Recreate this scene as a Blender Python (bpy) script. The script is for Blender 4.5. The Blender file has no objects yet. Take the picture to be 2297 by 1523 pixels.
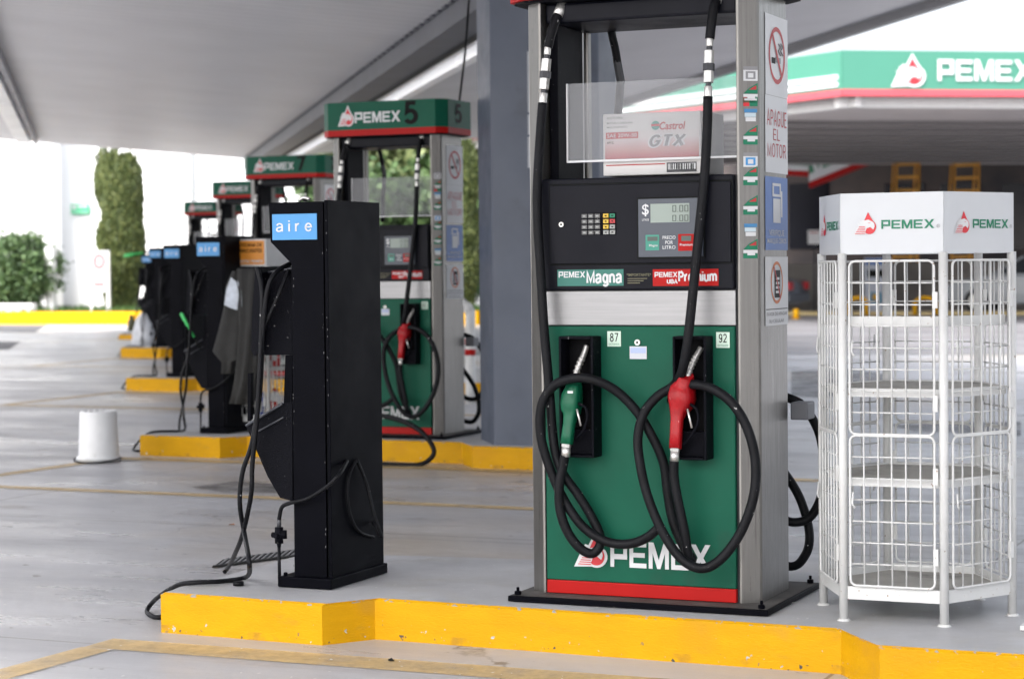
import bpy, math, random
from mathutils import Vector, Matrix
R = math.radians
random.seed(7)
sc = bpy.context.scene

# ------------------------------------------------------------------ camera
A, PITCH, ROLL = R(23.6), R(1.94), R(-0.6)
CAM = Vector((0, 0, 1.37))
W, H, FP = 2297, 1523, 4700.0
M3 = Matrix.Rotation(A, 3, 'Z') @ Matrix.Rotation(math.pi/2-PITCH, 3, 'X') @ Matrix.Rotation(ROLL, 3, 'Z')
cd = bpy.data.cameras.new('camera')
cam = bpy.data.objects.new('camera', cd)
sc.collection.objects.link(cam)
cam.matrix_world = Matrix.Translation(CAM) @ M3.to_4x4()
cd.sensor_width = 36
cd.lens = 36*FP/W
cd.clip_start = 0.1
cd.clip_end = 900
cd.dof.use_dof = True
cd.dof.focus_distance = 7.8
cd.dof.aperture_fstop = 3.8
sc.camera = cam

# ------------------------------------------------------------------ light
SUN_EL, SUN_AZ = R(52), math.atan2(-0.97, -0.23)      # towards the sun
world = bpy.data.worlds.new('World')
sc.world = world
world.use_nodes = True
wn = world.node_tree
bg = wn.nodes['Background']
sky = wn.nodes.new('ShaderNodeTexSky')
sky.sky_type = 'NISHITA'
sky.sun_disc = False
sky.sun_elevation = SUN_EL
sky.sun_rotation = math.pi/2-SUN_AZ
sky.dust_density = 6.0
sky.air_density = 0.8
sky.ozone_density = 0.6
hs = wn.nodes.new('ShaderNodeHueSaturation')
hs.inputs['Saturation'].default_value = 0.35          # pale overcast sky
wn.links.new(sky.outputs[0], hs.inputs['Color'])
wn.links.new(hs.outputs[0], bg.inputs['Color'])
bg.inputs['Strength'].default_value = 0.15
sl = bpy.data.lights.new('sun', 'SUN')
sl.energy = 0.5
sl.angle = R(20)
sl.color = (1.0, 0.975, 0.94)
sun = bpy.data.objects.new('sun', sl)
sc.collection.objects.link(sun)
sd = Vector((math.cos(SUN_AZ)*math.cos(SUN_EL), math.sin(SUN_AZ)*math.cos(SUN_EL), math.sin(SUN_EL)))
sun.rotation_euler = sd.to_track_quat('Z', 'Y').to_euler()
sc.view_settings.view_transform = 'Standard'
sc.view_settings.look = 'None'
sc.view_settings.exposure = 2.1
sc.view_settings.gamma = 1

# ------------------------------------------------------------------ helpers
def ray(px, py):
    return M3 @ Vector(((px-W/2)/FP, -(py-H/2)/FP, -1.0))
def P(px, py, x=None, y=None, z=None):
    d = ray(px, py)
    i, v = (0, x) if x is not None else (1, y) if y is not None else (2, z)
    return CAM + d*((v-CAM[i])/d[i])

MATS = {}
def mat(name, col, rough=0.5, metal=0.0, var=0.0, vscale=6.0, bump=0.0, bscale=60.0, stretch=(1, 1, 1),
        spec=0.5, col2=None, chips=0.0, chipcol=(0.6, 0.6, 0.58), chipscale=40, alpha=1.0, trans=0.0, coat=0.0, emit=0.0, dirt=0.0, dirtcol=(0.12, 0.1, 0.08), rvar=0.0):
    if name in MATS: return MATS[name]
    m = bpy.data.materials.new(name); MATS[name] = m
    m.use_nodes = True
    nt = m.node_tree; N = nt.nodes; L = nt.links
    b = N['Principled BSDF']
    b.inputs['Roughness'].default_value = rough
    b.inputs['Metallic'].default_value = metal
    b.inputs['Specular IOR Level'].default_value = spec
    b.inputs['Alpha'].default_value = alpha
    b.inputs['Transmission Weight'].default_value = trans
    b.inputs['Coat Weight'].default_value = coat
    c = (*col, 1)
    b.inputs['Base Color'].default_value = c
    tc = N.new('ShaderNodeTexCoord'); mp = N.new('ShaderNodeMapping')
    mp.inputs['Scale'].default_value = stretch
    L.new(tc.outputs['Object'], mp.inputs['Vector'])
    cur = None
    def noise(s, det=5, r=0.6):
        n = N.new('ShaderNodeTexNoise'); n.inputs['Scale'].default_value = s
        n.inputs['Detail'].default_value = det; n.inputs['Roughness'].default_value = r
        L.new(mp.outputs[0], n.inputs['Vector']); return n.outputs['Fac']
    def ramp(inp, a, bb):
        r = N.new('ShaderNodeMapRange'); r.inputs['From Min'].default_value = a; r.inputs['From Max'].default_value = bb
        L.new(inp, r.inputs['Value']); return r.outputs['Result']
    def mix(fac, a, bb):
        x = N.new('ShaderNodeMix'); x.data_type = 'RGBA'
        L.new(fac, x.inputs['Factor'])
        for k, v in ((6, a), (7, bb)):
            if isinstance(v, tuple): x.inputs[k].default_value = (*v[:3], 1)
            else: L.new(v, x.inputs[k])
        return x.outputs[2]
    if var > 0 or col2:
        c2 = col2 or tuple(max(0, k*(1-var)) for k in col)
        cur = mix(ramp(noise(vscale), 0.35, 0.65), tuple(col), tuple(c2))
    if dirt > 0:
        cur = mix(ramp(noise(vscale*0.37+1.3, 8, 0.7), 0.62-dirt*0.2, 0.75), cur or tuple(col), tuple(dirtcol))
    if chips > 0:
        cur = mix(ramp(noise(chipscale, 3, 0.5), 0.725-chips*0.2, 0.735-chips*0.2), cur or tuple(col), tuple(chipcol))
    if cur is not None: L.new(cur, b.inputs['Base Color'])
    if emit > 0:
        b.inputs['Emission Strength'].default_value = emit
        b.inputs['Emission Color'].default_value = c
    if rvar > 0:
        rr = N.new('ShaderNodeMapRange'); rr.inputs['From Min'].default_value = 0.3; rr.inputs['From Max'].default_value = 0.7
        rr.inputs['To Min'].default_value = max(0.03, rough-rvar); rr.inputs['To Max'].default_value = min(1, rough+rvar)
        L.new(noise(vscale*0.7+2), rr.inputs['Value']); L.new(rr.outputs[0], b.inputs['Roughness'])
    if bump > 0:
        bp = N.new('ShaderNodeBump'); bp.inputs['Strength'].default_value = bump; bp.inputs['Distance'].default_value = 0.01
        L.new(noise(bscale), bp.inputs['Height']); L.new(bp.outputs[0], b.inputs['Normal'])
    return m

BOX = [(0, 3, 2, 1), (4, 5, 6, 7), (0, 1, 5, 4), (1, 2, 6, 5), (2, 3, 7, 6), (3, 0, 4, 7)]
class Fr:
    """flat frame in space: o + u*a + v*b, outward n = u x v"""
    def __init__(s, o, u, v=(0, 0, 1)):
        s.o = Vector(o); s.u = Vector(u).normalized(); s.v = Vector(v).normalized(); s.n = s.u.cross(s.v)
    def at(s, a, b, off=0.0): return s.o + s.u*a + s.v*b + s.n*off
    def px(s, px, py):
        d = ray(px, py); t = (s.o-CAM).dot(s.n)/d.dot(s.n); q = CAM+d*t-s.o
        return (q.dot(s.u), q.dot(s.v))
    def box(s, x0, y0, x1, y1):                       # pixel box -> (a0,b0,a1,b1)
        p, q = s.px(x0, y1), s.px(x1, y0)
        return (p[0], p[1], q[0], q[1])

_tc = {}
def text_mesh(t, bold=0.0, sp=1.0, shear=0.0):
    k = (t, bold, sp, shear)
    if k in _tc: return _tc[k]
    cu = bpy.data.curves.new('t', 'FONT'); cu.body = t; cu.offset = bold; cu.space_character = sp; cu.shear = shear
    cu.resolution_u = 3
    ob = bpy.data.objects.new('t', cu)
    me = bpy.data.meshes.new_from_object(ob)
    vs = [v.co.xy.copy() for v in me.vertices]; fs = [tuple(p.vertices) for p in me.polygons]
    bpy.data.objects.remove(ob); bpy.data.curves.remove(cu); bpy.data.meshes.remove(me)
    x0 = min(v.x for v in vs); x1 = max(v.x for v in vs); y0 = min(v.y for v in vs); y1 = max(v.y for v in vs)
    vs = [((v.x-x0)/(x1-x0), (v.y-y0)/(y1-y0)) for v in vs]
    _tc[k] = (vs, fs); return _tc[k]

T = 0.2
def rc(a, b, c, d): return [(a, b), (c, b), (c, d), (a, d)]
LET = {
 'P': [rc(0, 0, .2, .78), rc(0, .8, .88, 1), rc(.68, .5, .88, .8), rc(.2, .3, .88, .5)],
 'E': [rc(0, 0, .2, .98), rc(.2, .8, .88, .98), rc(.2, .4, .8, .58), rc(.2, 0, .88, .18)],
 'M': [[(0, 0), (.2, 0), (.2, .6), (.44, 0), (.6, 0), (.84, .6), (.84, 0), (1.04, 0), (1.04, 1), (.78, 1), (.52, .34), (.26, 1), (0, 1)]],
 'X': [[(0, 0), (.26, 0), (.5, .34), (.74, 0), (1.0, 0), (.64, .5), (1.0, 1), (.74, 1), (.5, .66), (.26, 1), (0, 1), (.36, .5)]],
}
def arc(cx, cy, rx, ry, a0, a1, n=10):
    return [(cx+rx*math.cos(R(a0+(a1-a0)*k/n)), cy+ry*math.sin(R(a0+(a1-a0)*k/n))) for k in range(n+1)]
XH = .72
SG = {  # advance, strokes (cap height 1)
 'a': (.56, [[(.06, .55)]+arc(.27, .53, .20, .19, 150, 0, 8)+[(.47, 0)], [(.47, .42), (.25, .38)]+arc(.20, .19, .16, .17, 100, 270, 8)+[(.30, .04), (.47, .18)]]),
 'i': (.10, [[(.05, 0), (.05, XH)], [(.05, .88), (.05, 1.0)]]),
 'r': (.34, [[(.05, 0), (.05, XH)], [(.05, .42)]+arc(.28, .42, .2, .27, 160, 80, 5)]),
 'e': (.56, [[(.06, .38), (.50, .38)]+arc(.28, .36, .22, .34, 5, 180, 10)[0:]+arc(.28, .36, .22, .34, 180, 330, 9)[1:]]),
 'g': (.54, [arc(.26, .37, .20, .33, 90, 450, 16), [(.48, XH), (.48, -.08)]+arc(.27, -.08, .21, .16, 0, -160, 8)]),
 'n': (.52, [[(.05, 0), (.05, XH)], [(.05, .45)]+arc(.26, .46, .20, .24, 170, 0, 8)+[(.46, 0)]]),
 'u': (.52, [[(.46, XH), (.46, 0)], [(.05, XH), (.05, .26)]+arc(.25, .26, .20, .24, 180, 350, 8)]),
 'm': (.84, [[(.05, 0), (.05, XH)], [(.05, .47)]+arc(.235, .48, .185, .22, 170, 0, 7)+[(.42, 0)], [(.42, .47)]+arc(.605, .48, .185, .22, 170, 0, 7)+[(.79, 0)]]),
 'M': (.78, [[(.06, 0), (.06, .94), (.39, .12), (.72, .94), (.72, 0)]]),
 'P': (.58, [[(.06, 0), (.06, .95), (.32, .95)]+arc(.32, .71, .21, .24, 90, -90, 8)+[(.06, .47)]]),
 'A': (.62, [[(.02, 0), (.31, 1.0), (.60, 0)], [(.13, .33), (.49, .33)]]),
 'G': (.66, [arc(.34, .5, .28, .46, 40, 325, 16)+[(.60, .46), (.38, .46)]]),
 'U': (.60, [[(.06, 1), (.06, .32)]+arc(.30, .30, .24, .26, 180, 360, 10)+[(.54, 1)]]),
 'E': (.52, [[(.50, .95), (.06, .95), (.06, .05), (.50, .05)], [(.06, .51), (.46, .51)]]),
 'L': (.46, [[(.06, 1), (.06, .05), (.46, .05)]]),
 'O': (.70, [arc(.35, .5, .29, .46, 90, 450, 20)]),
 'T': (.56, [[(.0, .95), (.56, .95)], [(.28, .9), (.28, 0)]]),
 'R': (.62, [[(.06, 0), (.06, .95), (.34, .95)]+arc(.34, .72, .20, .23, 90, -90, 8)+[(.06, .49)], [(.34, .47), (.57, 0)]]),
 'B': (.60, [[(.06, .05), (.06, .95), (.32, .95)]+arc(.32, .73, .18, .22, 90, -90, 7)+[(.08, .51)], [(.32, .51)]+arc(.34, .28, .21, .23, 90, -90, 7)+[(.06, .05)]]),
 '5': (.54, [[(.48, .94), (.14, .94), (.10, .52)]+arc(.26, .32, .23, .27, 120, -150, 12)]),
 '7': (.54, [[(.04, .94), (.50, .94), (.20, 0)]]),
 '9': (.54, [arc(.27, .68, .20, .27, 0, 360, 16), [(.47, .66)]+arc(.25, .40, .22, .36, 30, -140, 9)]),
 '1': (.36, [[(.04, .74), (.24, .92), (.24, 0)]]),
 '3': (.54, [arc(.26, .73, .19, .22, 160, -80, 10), arc(.26, .28, .22, .25, 80, -160, 12)]),
 '8': (.54, [arc(.27, .74, .18, .21, 0, 360, 14), arc(.27, .27, .22, .24, 0, 360, 16)]),
 '2': (.54, [arc(.26, .70, .21, .25, 165, -20, 9)+[(.06, .06), (.50, .06)]]),
 '0': (.50, [[(.06, .06), (.06, .94), (.44, .94), (.44, .06), (.06, .06)]]),
 'X': (.62, [[(.03, 0), (.59, 1)], [(.03, 1), (.59, 0)]]),
 '.': (.10, [[(.05, 0), (.05, .08)]]),
}
class MB:
    def __init__(s): s.v = []; s.f = []; s.m = []; s.sm = []; s.mats = []
    def mi(s, m):
        if m not in s.mats: s.mats.append(m)
        return s.mats.index(m)
    def add(s, vs, fs, m, smooth=False):
        b = len(s.v); s.v += [Vector(v) for v in vs]; k = s.mi(m)
        for f in fs: s.f.append(tuple(b+i for i in f)); s.m.append(k); s.sm.append(smooth)
    def box(s, x0, x1, y0, y1, z0, z1, m):
        s.add([(x0, y0, z0), (x1, y0, z0), (x1, y1, z0), (x0, y1, z0), (x0, y0, z1), (x1, y0, z1), (x1, y1, z1), (x0, y1, z1)], BOX, m)
    def fbox(s, fr, a0, b0, a1, b1, d0, d1, m):        # box on a frame, d along the normal
        if a0 > a1: a0, a1 = a1, a0
        if b0 > b1: b0, b1 = b1, b0
        if d0 > d1: d0, d1 = d1, d0
        # order so normals face out: u,v,n right-handed
        q = [fr.at(a, b, d) for d in (d0, d1) for a, b in ((a0, b0), (a1, b0), (a1, b1), (a0, b1))]
        s.add(q, BOX, m)
    def prism(s, pts, ext, m, smooth=False, cap=True):
        """pts: 3D loop, extruded by vector ext"""
        ext = Vector(ext); n = len(pts); a = [Vector(p) for p in pts]; b = [p+ext for p in a]
        nrm = Vector((0, 0, 0))
        for i in range(n): nrm += a[i].cross(a[(i+1) % n])
        if nrm.dot(ext) > 0: a = a[::-1]; b = b[::-1]
        fs = [(i, (i+n), ((i+1) % n)+n, (i+1) % n) for i in range(n)]
        s.add(a+b, fs, m, smooth)
        if cap: s.add(a, [tuple(range(n))], m); s.add(b, [tuple(range(n))[::-1]], m)
    def fpoly(s, fr, pts, m, off=0.0015):
        s.add([fr.at(a, b, off) for a, b in pts], [tuple(range(len(pts)))], m)
    def frect(s, fr, r, m, off=0.0015): s.fpoly(fr, rc(*r), m, off)
    def ftext(s, fr, t, r, m, off=0.003, bold=0.0, sp=1.0, shear=0.0):
        vs, fs = text_mesh(t, bold, sp, shear)
        s.add([fr.at(r[0]+x*(r[2]-r[0]), r[1]+y*(r[3]-r[1]), off) for x, y in vs], fs, m)
    def stroke(s, fr, t, r, m, wt=.14, off=.003, gap=.14):
        """sans lettering drawn with mitred strokes of weight wt (cap height 1)"""
        adv = sum(SG[c][0] for c in t)+gap*(len(t)-1)
        low = t.lower() == t and t.isalpha() and not any(c in 'i' for c in t)
        desc = .20 if 'g' in t else 0
        sx = (r[2]-r[0])/adv; sy = (r[3]-r[1])/(1+desc); x = 0; k = 0
        for c in t:
            for pl in SG[c][1]:
                p = [Vector((x+a, b)) for a, b in pl]; n = len(p); L_, R_ = [], []
                closed = (p[0]-p[-1]).length < 1e-4
                for i in range(n):
                    a = p[i-1] if i > 0 else (p[-2] if closed else None); b = p[i+1] if i < n-1 else (p[1] if closed else None)
                    d1 = (p[i]-a).normalized() if a is not None else None; d2 = (b-p[i]).normalized() if b is not None else None
                    d1 = d1 or d2; d2 = d2 or d1
                    n1 = Vector((-d1.y, d1.x)); n2 = Vector((-d2.y, d2.x)); mt = (n1+n2)
                    if mt.length < 1e-3: mt = n1
                    mt = mt.normalized(); q = mt*(wt/2/max(.5, mt.dot(n1)))
                    L_.append(p[i]+q); R_.append(p[i]-q)
                vs = [fr.at(r[0]+v.x*sx, r[1]+(v.y+desc)*sy, off+.00025*(k % 4)) for v in L_+R_]
                s.add(vs, [(i, i+n, i+1+n, i+1) for i in range(n-1)], m); k += 1
            x += SG[c][0]+gap
    def word(s, fr, r, m, off=0.003, w='PEMEX'):
        x = 0; parts = []
        for ch in w:
            for pl in LET[ch]: parts.append([(x+a, b) for a, b in pl])
            x += {'M': 1.16, 'X': 1.0}.get(ch, 1.0)
        x -= 0.0
        sx = (r[2]-r[0])/x; sy = r[3]-r[1]
        for pl in parts: s.fpoly(fr, [(r[0]+a*sx, r[1]+b*sy) for a, b in pl], m, off)
    def emblem(s, fr, r, red, white, backing=None, off=0.003):
        """drop with a bird's head in white and red; r = box"""
        def mp(pts): return [(r[0]+a*(r[2]-r[0]), r[1]+b*(r[3]-r[1])) for a, b in pts]
        drop = [(.62, 1.0), (.72, .80), (.86, .58)]
        for k in range(0, 11):
            t = R(35-k*17); drop.append((.68+.30*math.cos(t), .34+.33*math.sin(t)))
        drop += [(.46, .10), (.40, .3), (.42, .56), (.52, .78)]
        if backing:
            big = [(.62, 1.16), (.78, .86), (.93, .62)]
            for k in range(0, 11):
                t = R(35-k*15); big.append((.68+.40*math.cos(t), .33+.40*math.sin(t)))
            big += [(-.12, -.06), (.10, .42), (.06, .52), (.16, .52), (.16, .68), (.24, .66), (.28, .76), (.40, .72)]
            s.fpoly(fr, mp(big), backing, off)
        s.fpoly(fr, mp(drop), red, off+.0012)
        head = [(.0, .0), (.52, .0), (.50, .12), (.56, .27), (.72, .33), (.86, .22), (.92, .36), (.90, .50), (.80, .58), (.64, .66),
                (.44, .62), (.34, .66), (.33, .56), (.24, .62), (.25, .48), (.15, .52), (.2, .36), (.12, .3)]
        s.fpoly(fr, mp(head), white, off+.0024)
        for k in range(5):
            y = .03+k*.075; x0 = .03+k*.045
            s.fpoly(fr, mp([(x0, y), (.50+.0*k, y), (.50, y+.032), (x0+.02, y+.032)]), red, off+.0036)
        s.fpoly(fr, mp([(.60, .50), (.72, .53), (.72, .50)]), red, off+.0036)
    def tube(s, pts, r, m, seg=10, closed=False, smooth=True, caps=True, res=None):
        pts = [Vector(p) for p in pts]
        n = len(pts); rs = r if isinstance(r, (list, tuple)) else [r]*n
        base = len(s.v); k = s.mi(m); prev = None; rings = []
        for i in range(n):
            if closed: t = pts[(i+1) % n]-pts[i-1]
            else: t = pts[min(i+1, n-1)]-pts[max(i-1, 0)]
            t.normalize()
            if prev is None:
                a = Vector((0, 0, 1)) if abs(t.z) < .9 else Vector((1, 0, 0))
                u = t.cross(a).normalized()
            else:
                u = (prev-t*prev.dot(t)).normalized()
            prev = u; w = t.cross(u)
            for j in range(seg):
                an = 2*math.pi*j/seg
                s.v.append(pts[i]+(u*math.cos(an)+w*math.sin(an))*rs[i])
        cnt = n if closed else n-1
        for i in range(cnt):
            i2 = (i+1) % n
            for j in range(seg):
                j2 = (j+1) % seg
                s.f.append((base+i*seg+j, base+i*seg+j2, base+i2*seg+j2, base+i2*seg+j)); s.m.append(k); s.sm.append(smooth)
        if caps and not closed:
            s.f.append(tuple(base+j for j in range(seg))[::-1]); s.m.append(k); s.sm.append(False)
            s.f.append(tuple(base+(n-1)*seg+j for j in range(seg))); s.m.append(k); s.sm.append(False)
    def cyl(s, p0, p1, r, m, r1=None, seg=16, smooth=True): s.tube([p0, p1], [r, r if r1 is None else r1], m, seg, smooth=smooth)
    def loft(s, path, rad, m, seg=14, p=2.6, side=(0, 1, 0), smooth=True):
        """rings of superellipse section; rad=[(ra,rb)], b axis ~ side"""
        pts = [Vector(q) for q in path]; n = len(pts); base = len(s.v); k = s.mi(m); sd_ = Vector(side)
        for i in range(n):
            t = (pts[min(i+1, n-1)]-pts[max(i-1, 0)]).normalized()
            a = t.cross(sd_).normalized(); b = a.cross(t).normalized()
            for j in range(seg):
                an = 2*math.pi*j/seg; c_, s_ = math.cos(an), math.sin(an)
                s.v.append(pts[i]+a*(math.copysign(abs(c_)**(2/p), c_)*rad[i][0])+b*(math.copysign(abs(s_)**(2/p), s_)*rad[i][1]))
        for i in range(n-1):
            for j in range(seg):
                j2 = (j+1) % seg
                s.f.append((base+i*seg+j, base+i*seg+j2, base+(i+1)*seg+j2, base+(i+1)*seg+j)); s.m.append(k); s.sm.append(smooth)
        s.f.append(tuple(base+j for j in range(seg))[::-1]); s.m.append(k); s.sm.append(False)
        s.f.append(tuple(base+(n-1)*seg+j for j in range(seg))); s.m.append(k); s.sm.append(False)
    def build(s, name, parent=None, bevel=0.0, loc=None, fix=True):
        root = parent
        while root is not None and root.parent is not None: root = root.parent
        org = Vector(root['_o']) if root is not None else Vector(loc if loc is not None else (0, 0, 0))
        me = bpy.data.meshes.new(name)
        me.from_pydata([v-org for v in s.v], [], s.f)
        for m_ in s.mats: me.materials.append(m_)
        me.polygons.foreach_set('material_index', s.m); me.polygons.foreach_set('use_smooth', s.sm)
        me.update()
        if fix:
            import bmesh
            bm = bmesh.new(); bm.from_mesh(me); bmesh.ops.recalc_face_normals(bm, faces=bm.faces); bm.to_mesh(me); bm.free()
        o = bpy.data.objects.new(name, me); sc.collection.objects.link(o)
        if parent is None: o.location = org; o['_o'] = tuple(org)
        else: o.parent = parent
        if bevel > 0:
            md = o.modifiers.new('bevel', 'BEVEL'); md.width = bevel; md.segments = 2; md.limit_method = 'ANGLE'; md.angle_limit = R(40)
            md.harden_normals = False
        return o

def smooth(pts, k=6, closed=False):
    pts = [Vector(p) for p in pts]; n = len(pts); out = []
    rng = n if closed else n-1
    for i in range(rng):
        if closed: p0, p1, p2, p3 = pts[i-1], pts[i], pts[(i+1) % n], pts[(i+2) % n]
        else: p0, p1, p2, p3 = pts[max(i-1, 0)], pts[i], pts[i+1], pts[min(i+2, n-1)]
        for j in range(k):
            t = j/k
            out.append(0.5*((2*p1)+(p2-p0)*t+(2*p0-5*p1+4*p2-p3)*t*t+(3*p1-p0-3*p2+p3)*t**3))
    if not closed: out.append(pts[-1])
    return out

def tag(o, label=None, cat=None, group=None, kind=None):
    if label: o['label'] = label
    if cat: o['category'] = cat
    if group: o['group'] = group
    if kind: o['kind'] = kind
    return o
def thing(name, loc, label, cat, group=None):
    o = bpy.data.objects.new(name, None); sc.collection.objects.link(o); o.location = loc; o['_o'] = tuple(loc)
    o.empty_display_size = .2
    return tag(o, label, cat, group)
def copy_tree(o, parent=None):
    c = o.copy(); sc.collection.objects.link(c)
    if parent is not None: c.parent = parent
    for ch in list(o.children): copy_tree(ch, c)
    return c

D = Vector((-4.42, 6.5, 0))
GS = [(-60, 0), (14, 0), (20.3, .05), (26.8, .11), (33.3, .13), (60, .13), (400, .13)]
def gz(y):
    for (a, za), (b, zb) in zip(GS, GS[1:]):
        if y <= b: return za+(zb-za)*(y-a)/(b-a)
    return GS[-1][1]
def off(i):
    v = D*i
    v.x += [0, 0, -.09, -.15, -.18][i]
    return Vector((v.x, v.y, [0, 0, .04, .10, .07][i]))

# ------------------------------------------------------------------ materials
yellow = mat('yellow_paint', (0.60, 0.31, 0.002), 0.5, spec=.15, var=.10, vscale=5, bump=.16, bscale=70, stretch=(1, 1, 3), dirt=.12, dirtcol=(.42, .26, .03))
def kerb_wear(m):
    nt = m.node_tree; N = nt.nodes; L = nt.links; b_ = N['Principled BSDF']
    src = b_.inputs['Base Color'].links[0].from_socket
    tc = N.new('ShaderNodeTexCoord'); sx = N.new('ShaderNodeSeparateXYZ'); L.new(tc.outputs['Object'], sx.inputs[0])
    for s_, thr, col, zlo, zhi in ((38, .68, (.42, .41, .37), -1, .05), (30, .655, (.07, .065, .06), -1, .022), (60, .735, (.42, .41, .38), -1, 1), (45, .60, (.30, .30, .29), .143, .20), (1.6, .60, (.52, .25, .01), -1, 1), (9, .56, (.40, .21, .02), -1, .03), (24, .70, (.30, .19, .06), -1, .07), (3.2, .60, (.50, .27, .02), 0, 1)):
        n = N.new('ShaderNodeTexNoise'); n.inputs['Scale'].default_value = s_; n.inputs['Detail'].default_value = 5; L.new(tc.outputs['Object'], n.inputs['Vector'])
        a = N.new('ShaderNodeMapRange'); a.inputs['From Min'].default_value = thr; a.inputs['From Max'].default_value = thr+(.015 if s_ > 10 else .12); L.new(n.outputs['Fac'], a.inputs['Value'])
        g = N.new('ShaderNodeMath'); g.operation = 'GREATER_THAN'; g.inputs[1].default_value = zlo; L.new(sx.outputs['Z'], g.inputs[0])
        l = N.new('ShaderNodeMath'); l.operation = 'LESS_THAN'; l.inputs[1].default_value = zhi; L.new(sx.outputs['Z'], l.inputs[0])
        p = N.new('ShaderNodeMath'); p.operation = 'MULTIPLY'; L.new(g.outputs[0], p.inputs[0]); L.new(l.outputs[0], p.inputs[1])
        q = N.new('ShaderNodeMath'); q.operation = 'MULTIPLY'; L.new(p.outputs[0], q.inputs[0]); L.new(a.outputs[0], q.inputs[1])
        x = N.new('ShaderNodeMix'); x.data_type = 'RGBA'; L.new(q.outputs[0], x.inputs['Factor']); L.new(src, x.inputs[6]); x.inputs[7].default_value = (*col, 1); src = x.outputs[2]
    L.new(src, b_.inputs['Base Color'])
kerb_yellow = mat('yellow_kerb_paint', (0.60, 0.31, 0.002), 0.5, spec=.15, var=.10, vscale=5, bump=.2, bscale=60, stretch=(1, 1, 3), dirt=.12, dirtcol=(.42, .24, .02))
kerb_wear(kerb_yellow)
island_top = mat('island_paint', (0.47, 0.475, 0.49), 0.45, spec=.35, var=.15, vscale=2.5, bump=.15, bscale=120, dirt=.35, dirtcol=(.38, .37, .345), chips=.03, chipscale=70, rvar=.12)
black = mat('black_paint', (0.0018, 0.002, 0.0042), 0.45, spec=.04, var=.3, vscale=5, bump=.12, bscale=180, chips=.0, chipcol=(.25, .25, .25), chipscale=60, rvar=.08)
blackrough = mat('black_textured_plastic', (0.0028, 0.003, 0.0055), 0.5, spec=.08, bump=.5, bscale=260, chips=.03, chipcol=(.2, .2, .2), chipscale=90)
cab = mat('cabinet_black', (0.005, 0.0055, 0.010), 0.42, spec=.12, var=.2, vscale=3, bump=.1, bscale=300, rvar=.08)
rubber = mat('hose_rubber', (0.007, 0.0074, 0.0095), 0.5, spec=.15, var=.4, vscale=14, bump=.2, bscale=90, chips=.02, chipcol=(.4, .4, .4), chipscale=60)
steel = mat('stainless_steel', (0.23, 0.222, 0.21), 0.36, metal=.85, var=.12, vscale=3, bump=.06, bscale=30, stretch=(40, 40, 1), dirt=.2, dirtcol=(.095, .09, .085), rvar=.1)
chrome = mat('fitting_metal', (0.68, 0.67, 0.64), 0.3, metal=.7, var=.2, vscale=40)
steelH = mat('stainless_band', (0.27, 0.27, 0.275), 0.4, metal=.8, var=.1, vscale=2.5, bump=.05, bscale=30, stretch=(1, 40, 40), rvar=.1)
green = mat('green_panel_paint', (0.004, 0.086, 0.050), 0.45, spec=.15, var=.16, vscale=4, dirt=.25, dirtcol=(.018, .060, .042), bump=.03, bscale=60, rvar=.06)
hgreen = mat('header_green', (0.003, 0.085, 0.050), 0.4, spec=.15, var=.08, vscale=2)
red = mat('red_paint', (0.38, 0.007, 0.006), 0.45, spec=.15, var=.1, vscale=5)
emred = mat('emblem_red', (0.55, 0.02, 0.03), 0.45)
nred = mat('nozzle_red', (0.34, 0.005, 0.009), 0.36, spec=.25, var=.25, vscale=30, bump=.2, bscale=60, chips=.05, chipcol=(.6, .25, .25), chipscale=130)
ngreen = mat('nozzle_green', (0.003, 0.10, 0.048), 0.36, spec=.25, var=.2, vscale=30, bump=.2, bscale=60)
white = mat('white_vinyl', (0.60, 0.61, 0.62), 0.4, spec=.3, var=.04, vscale=4)
wpaint = mat('white_rack_paint', (0.62, 0.625, 0.615), 0.4, var=.08, vscale=9, chips=.10, chipcol=(.28, .20, .14), chipscale=80, bump=.1, bscale=70)
wband = mat('white_sheet_panel', (0.52, 0.54, 0.56), 0.28, bump=.12, bscale=6, var=.03, vscale=3)
dkgreen = mat('lettering_green', (0.0, 0.16, 0.08), 0.5)
ink = mat('lettering_black', (0.005, 0.006, 0.006), 0.5, spec=.1)
greyink = mat('lettering_grey', (0.22, 0.22, 0.23), 0.5)
redink = mat('lettering_red', (0.42, 0.03, 0.035), 0.5)
blue = mat('sign_blue', (0.03, 0.12, 0.38), 0.4)
cyan = mat('label_blue', (0.05, 0.26, 0.56), 0.4, var=.04, vscale=9)
lcd = mat('lcd_glass', (0.24, 0.29, 0.26), 0.3)
lcdink = mat('lcd_segments', (0.05, 0.07, 0.06), 0.4)
dispgrey = mat('display_bezel', (0.06, 0.07, 0.09), 0.25, spec=.4)
orange = mat('sign_orange', (0.72, 0.27, 0.02), 0.45, var=.2, vscale=3)
colgrey = mat('column_paint', (0.090, 0.105, 0.140), 0.4, spec=.3, var=.12, vscale=2.2, dirt=.25, dirtcol=(.065, .073, .093), bump=.08, bscale=20, rvar=.1)
darksteel = mat('dark_trim', (0.05, 0.052, 0.06), 0.5, var=.3, vscale=5)

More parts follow.
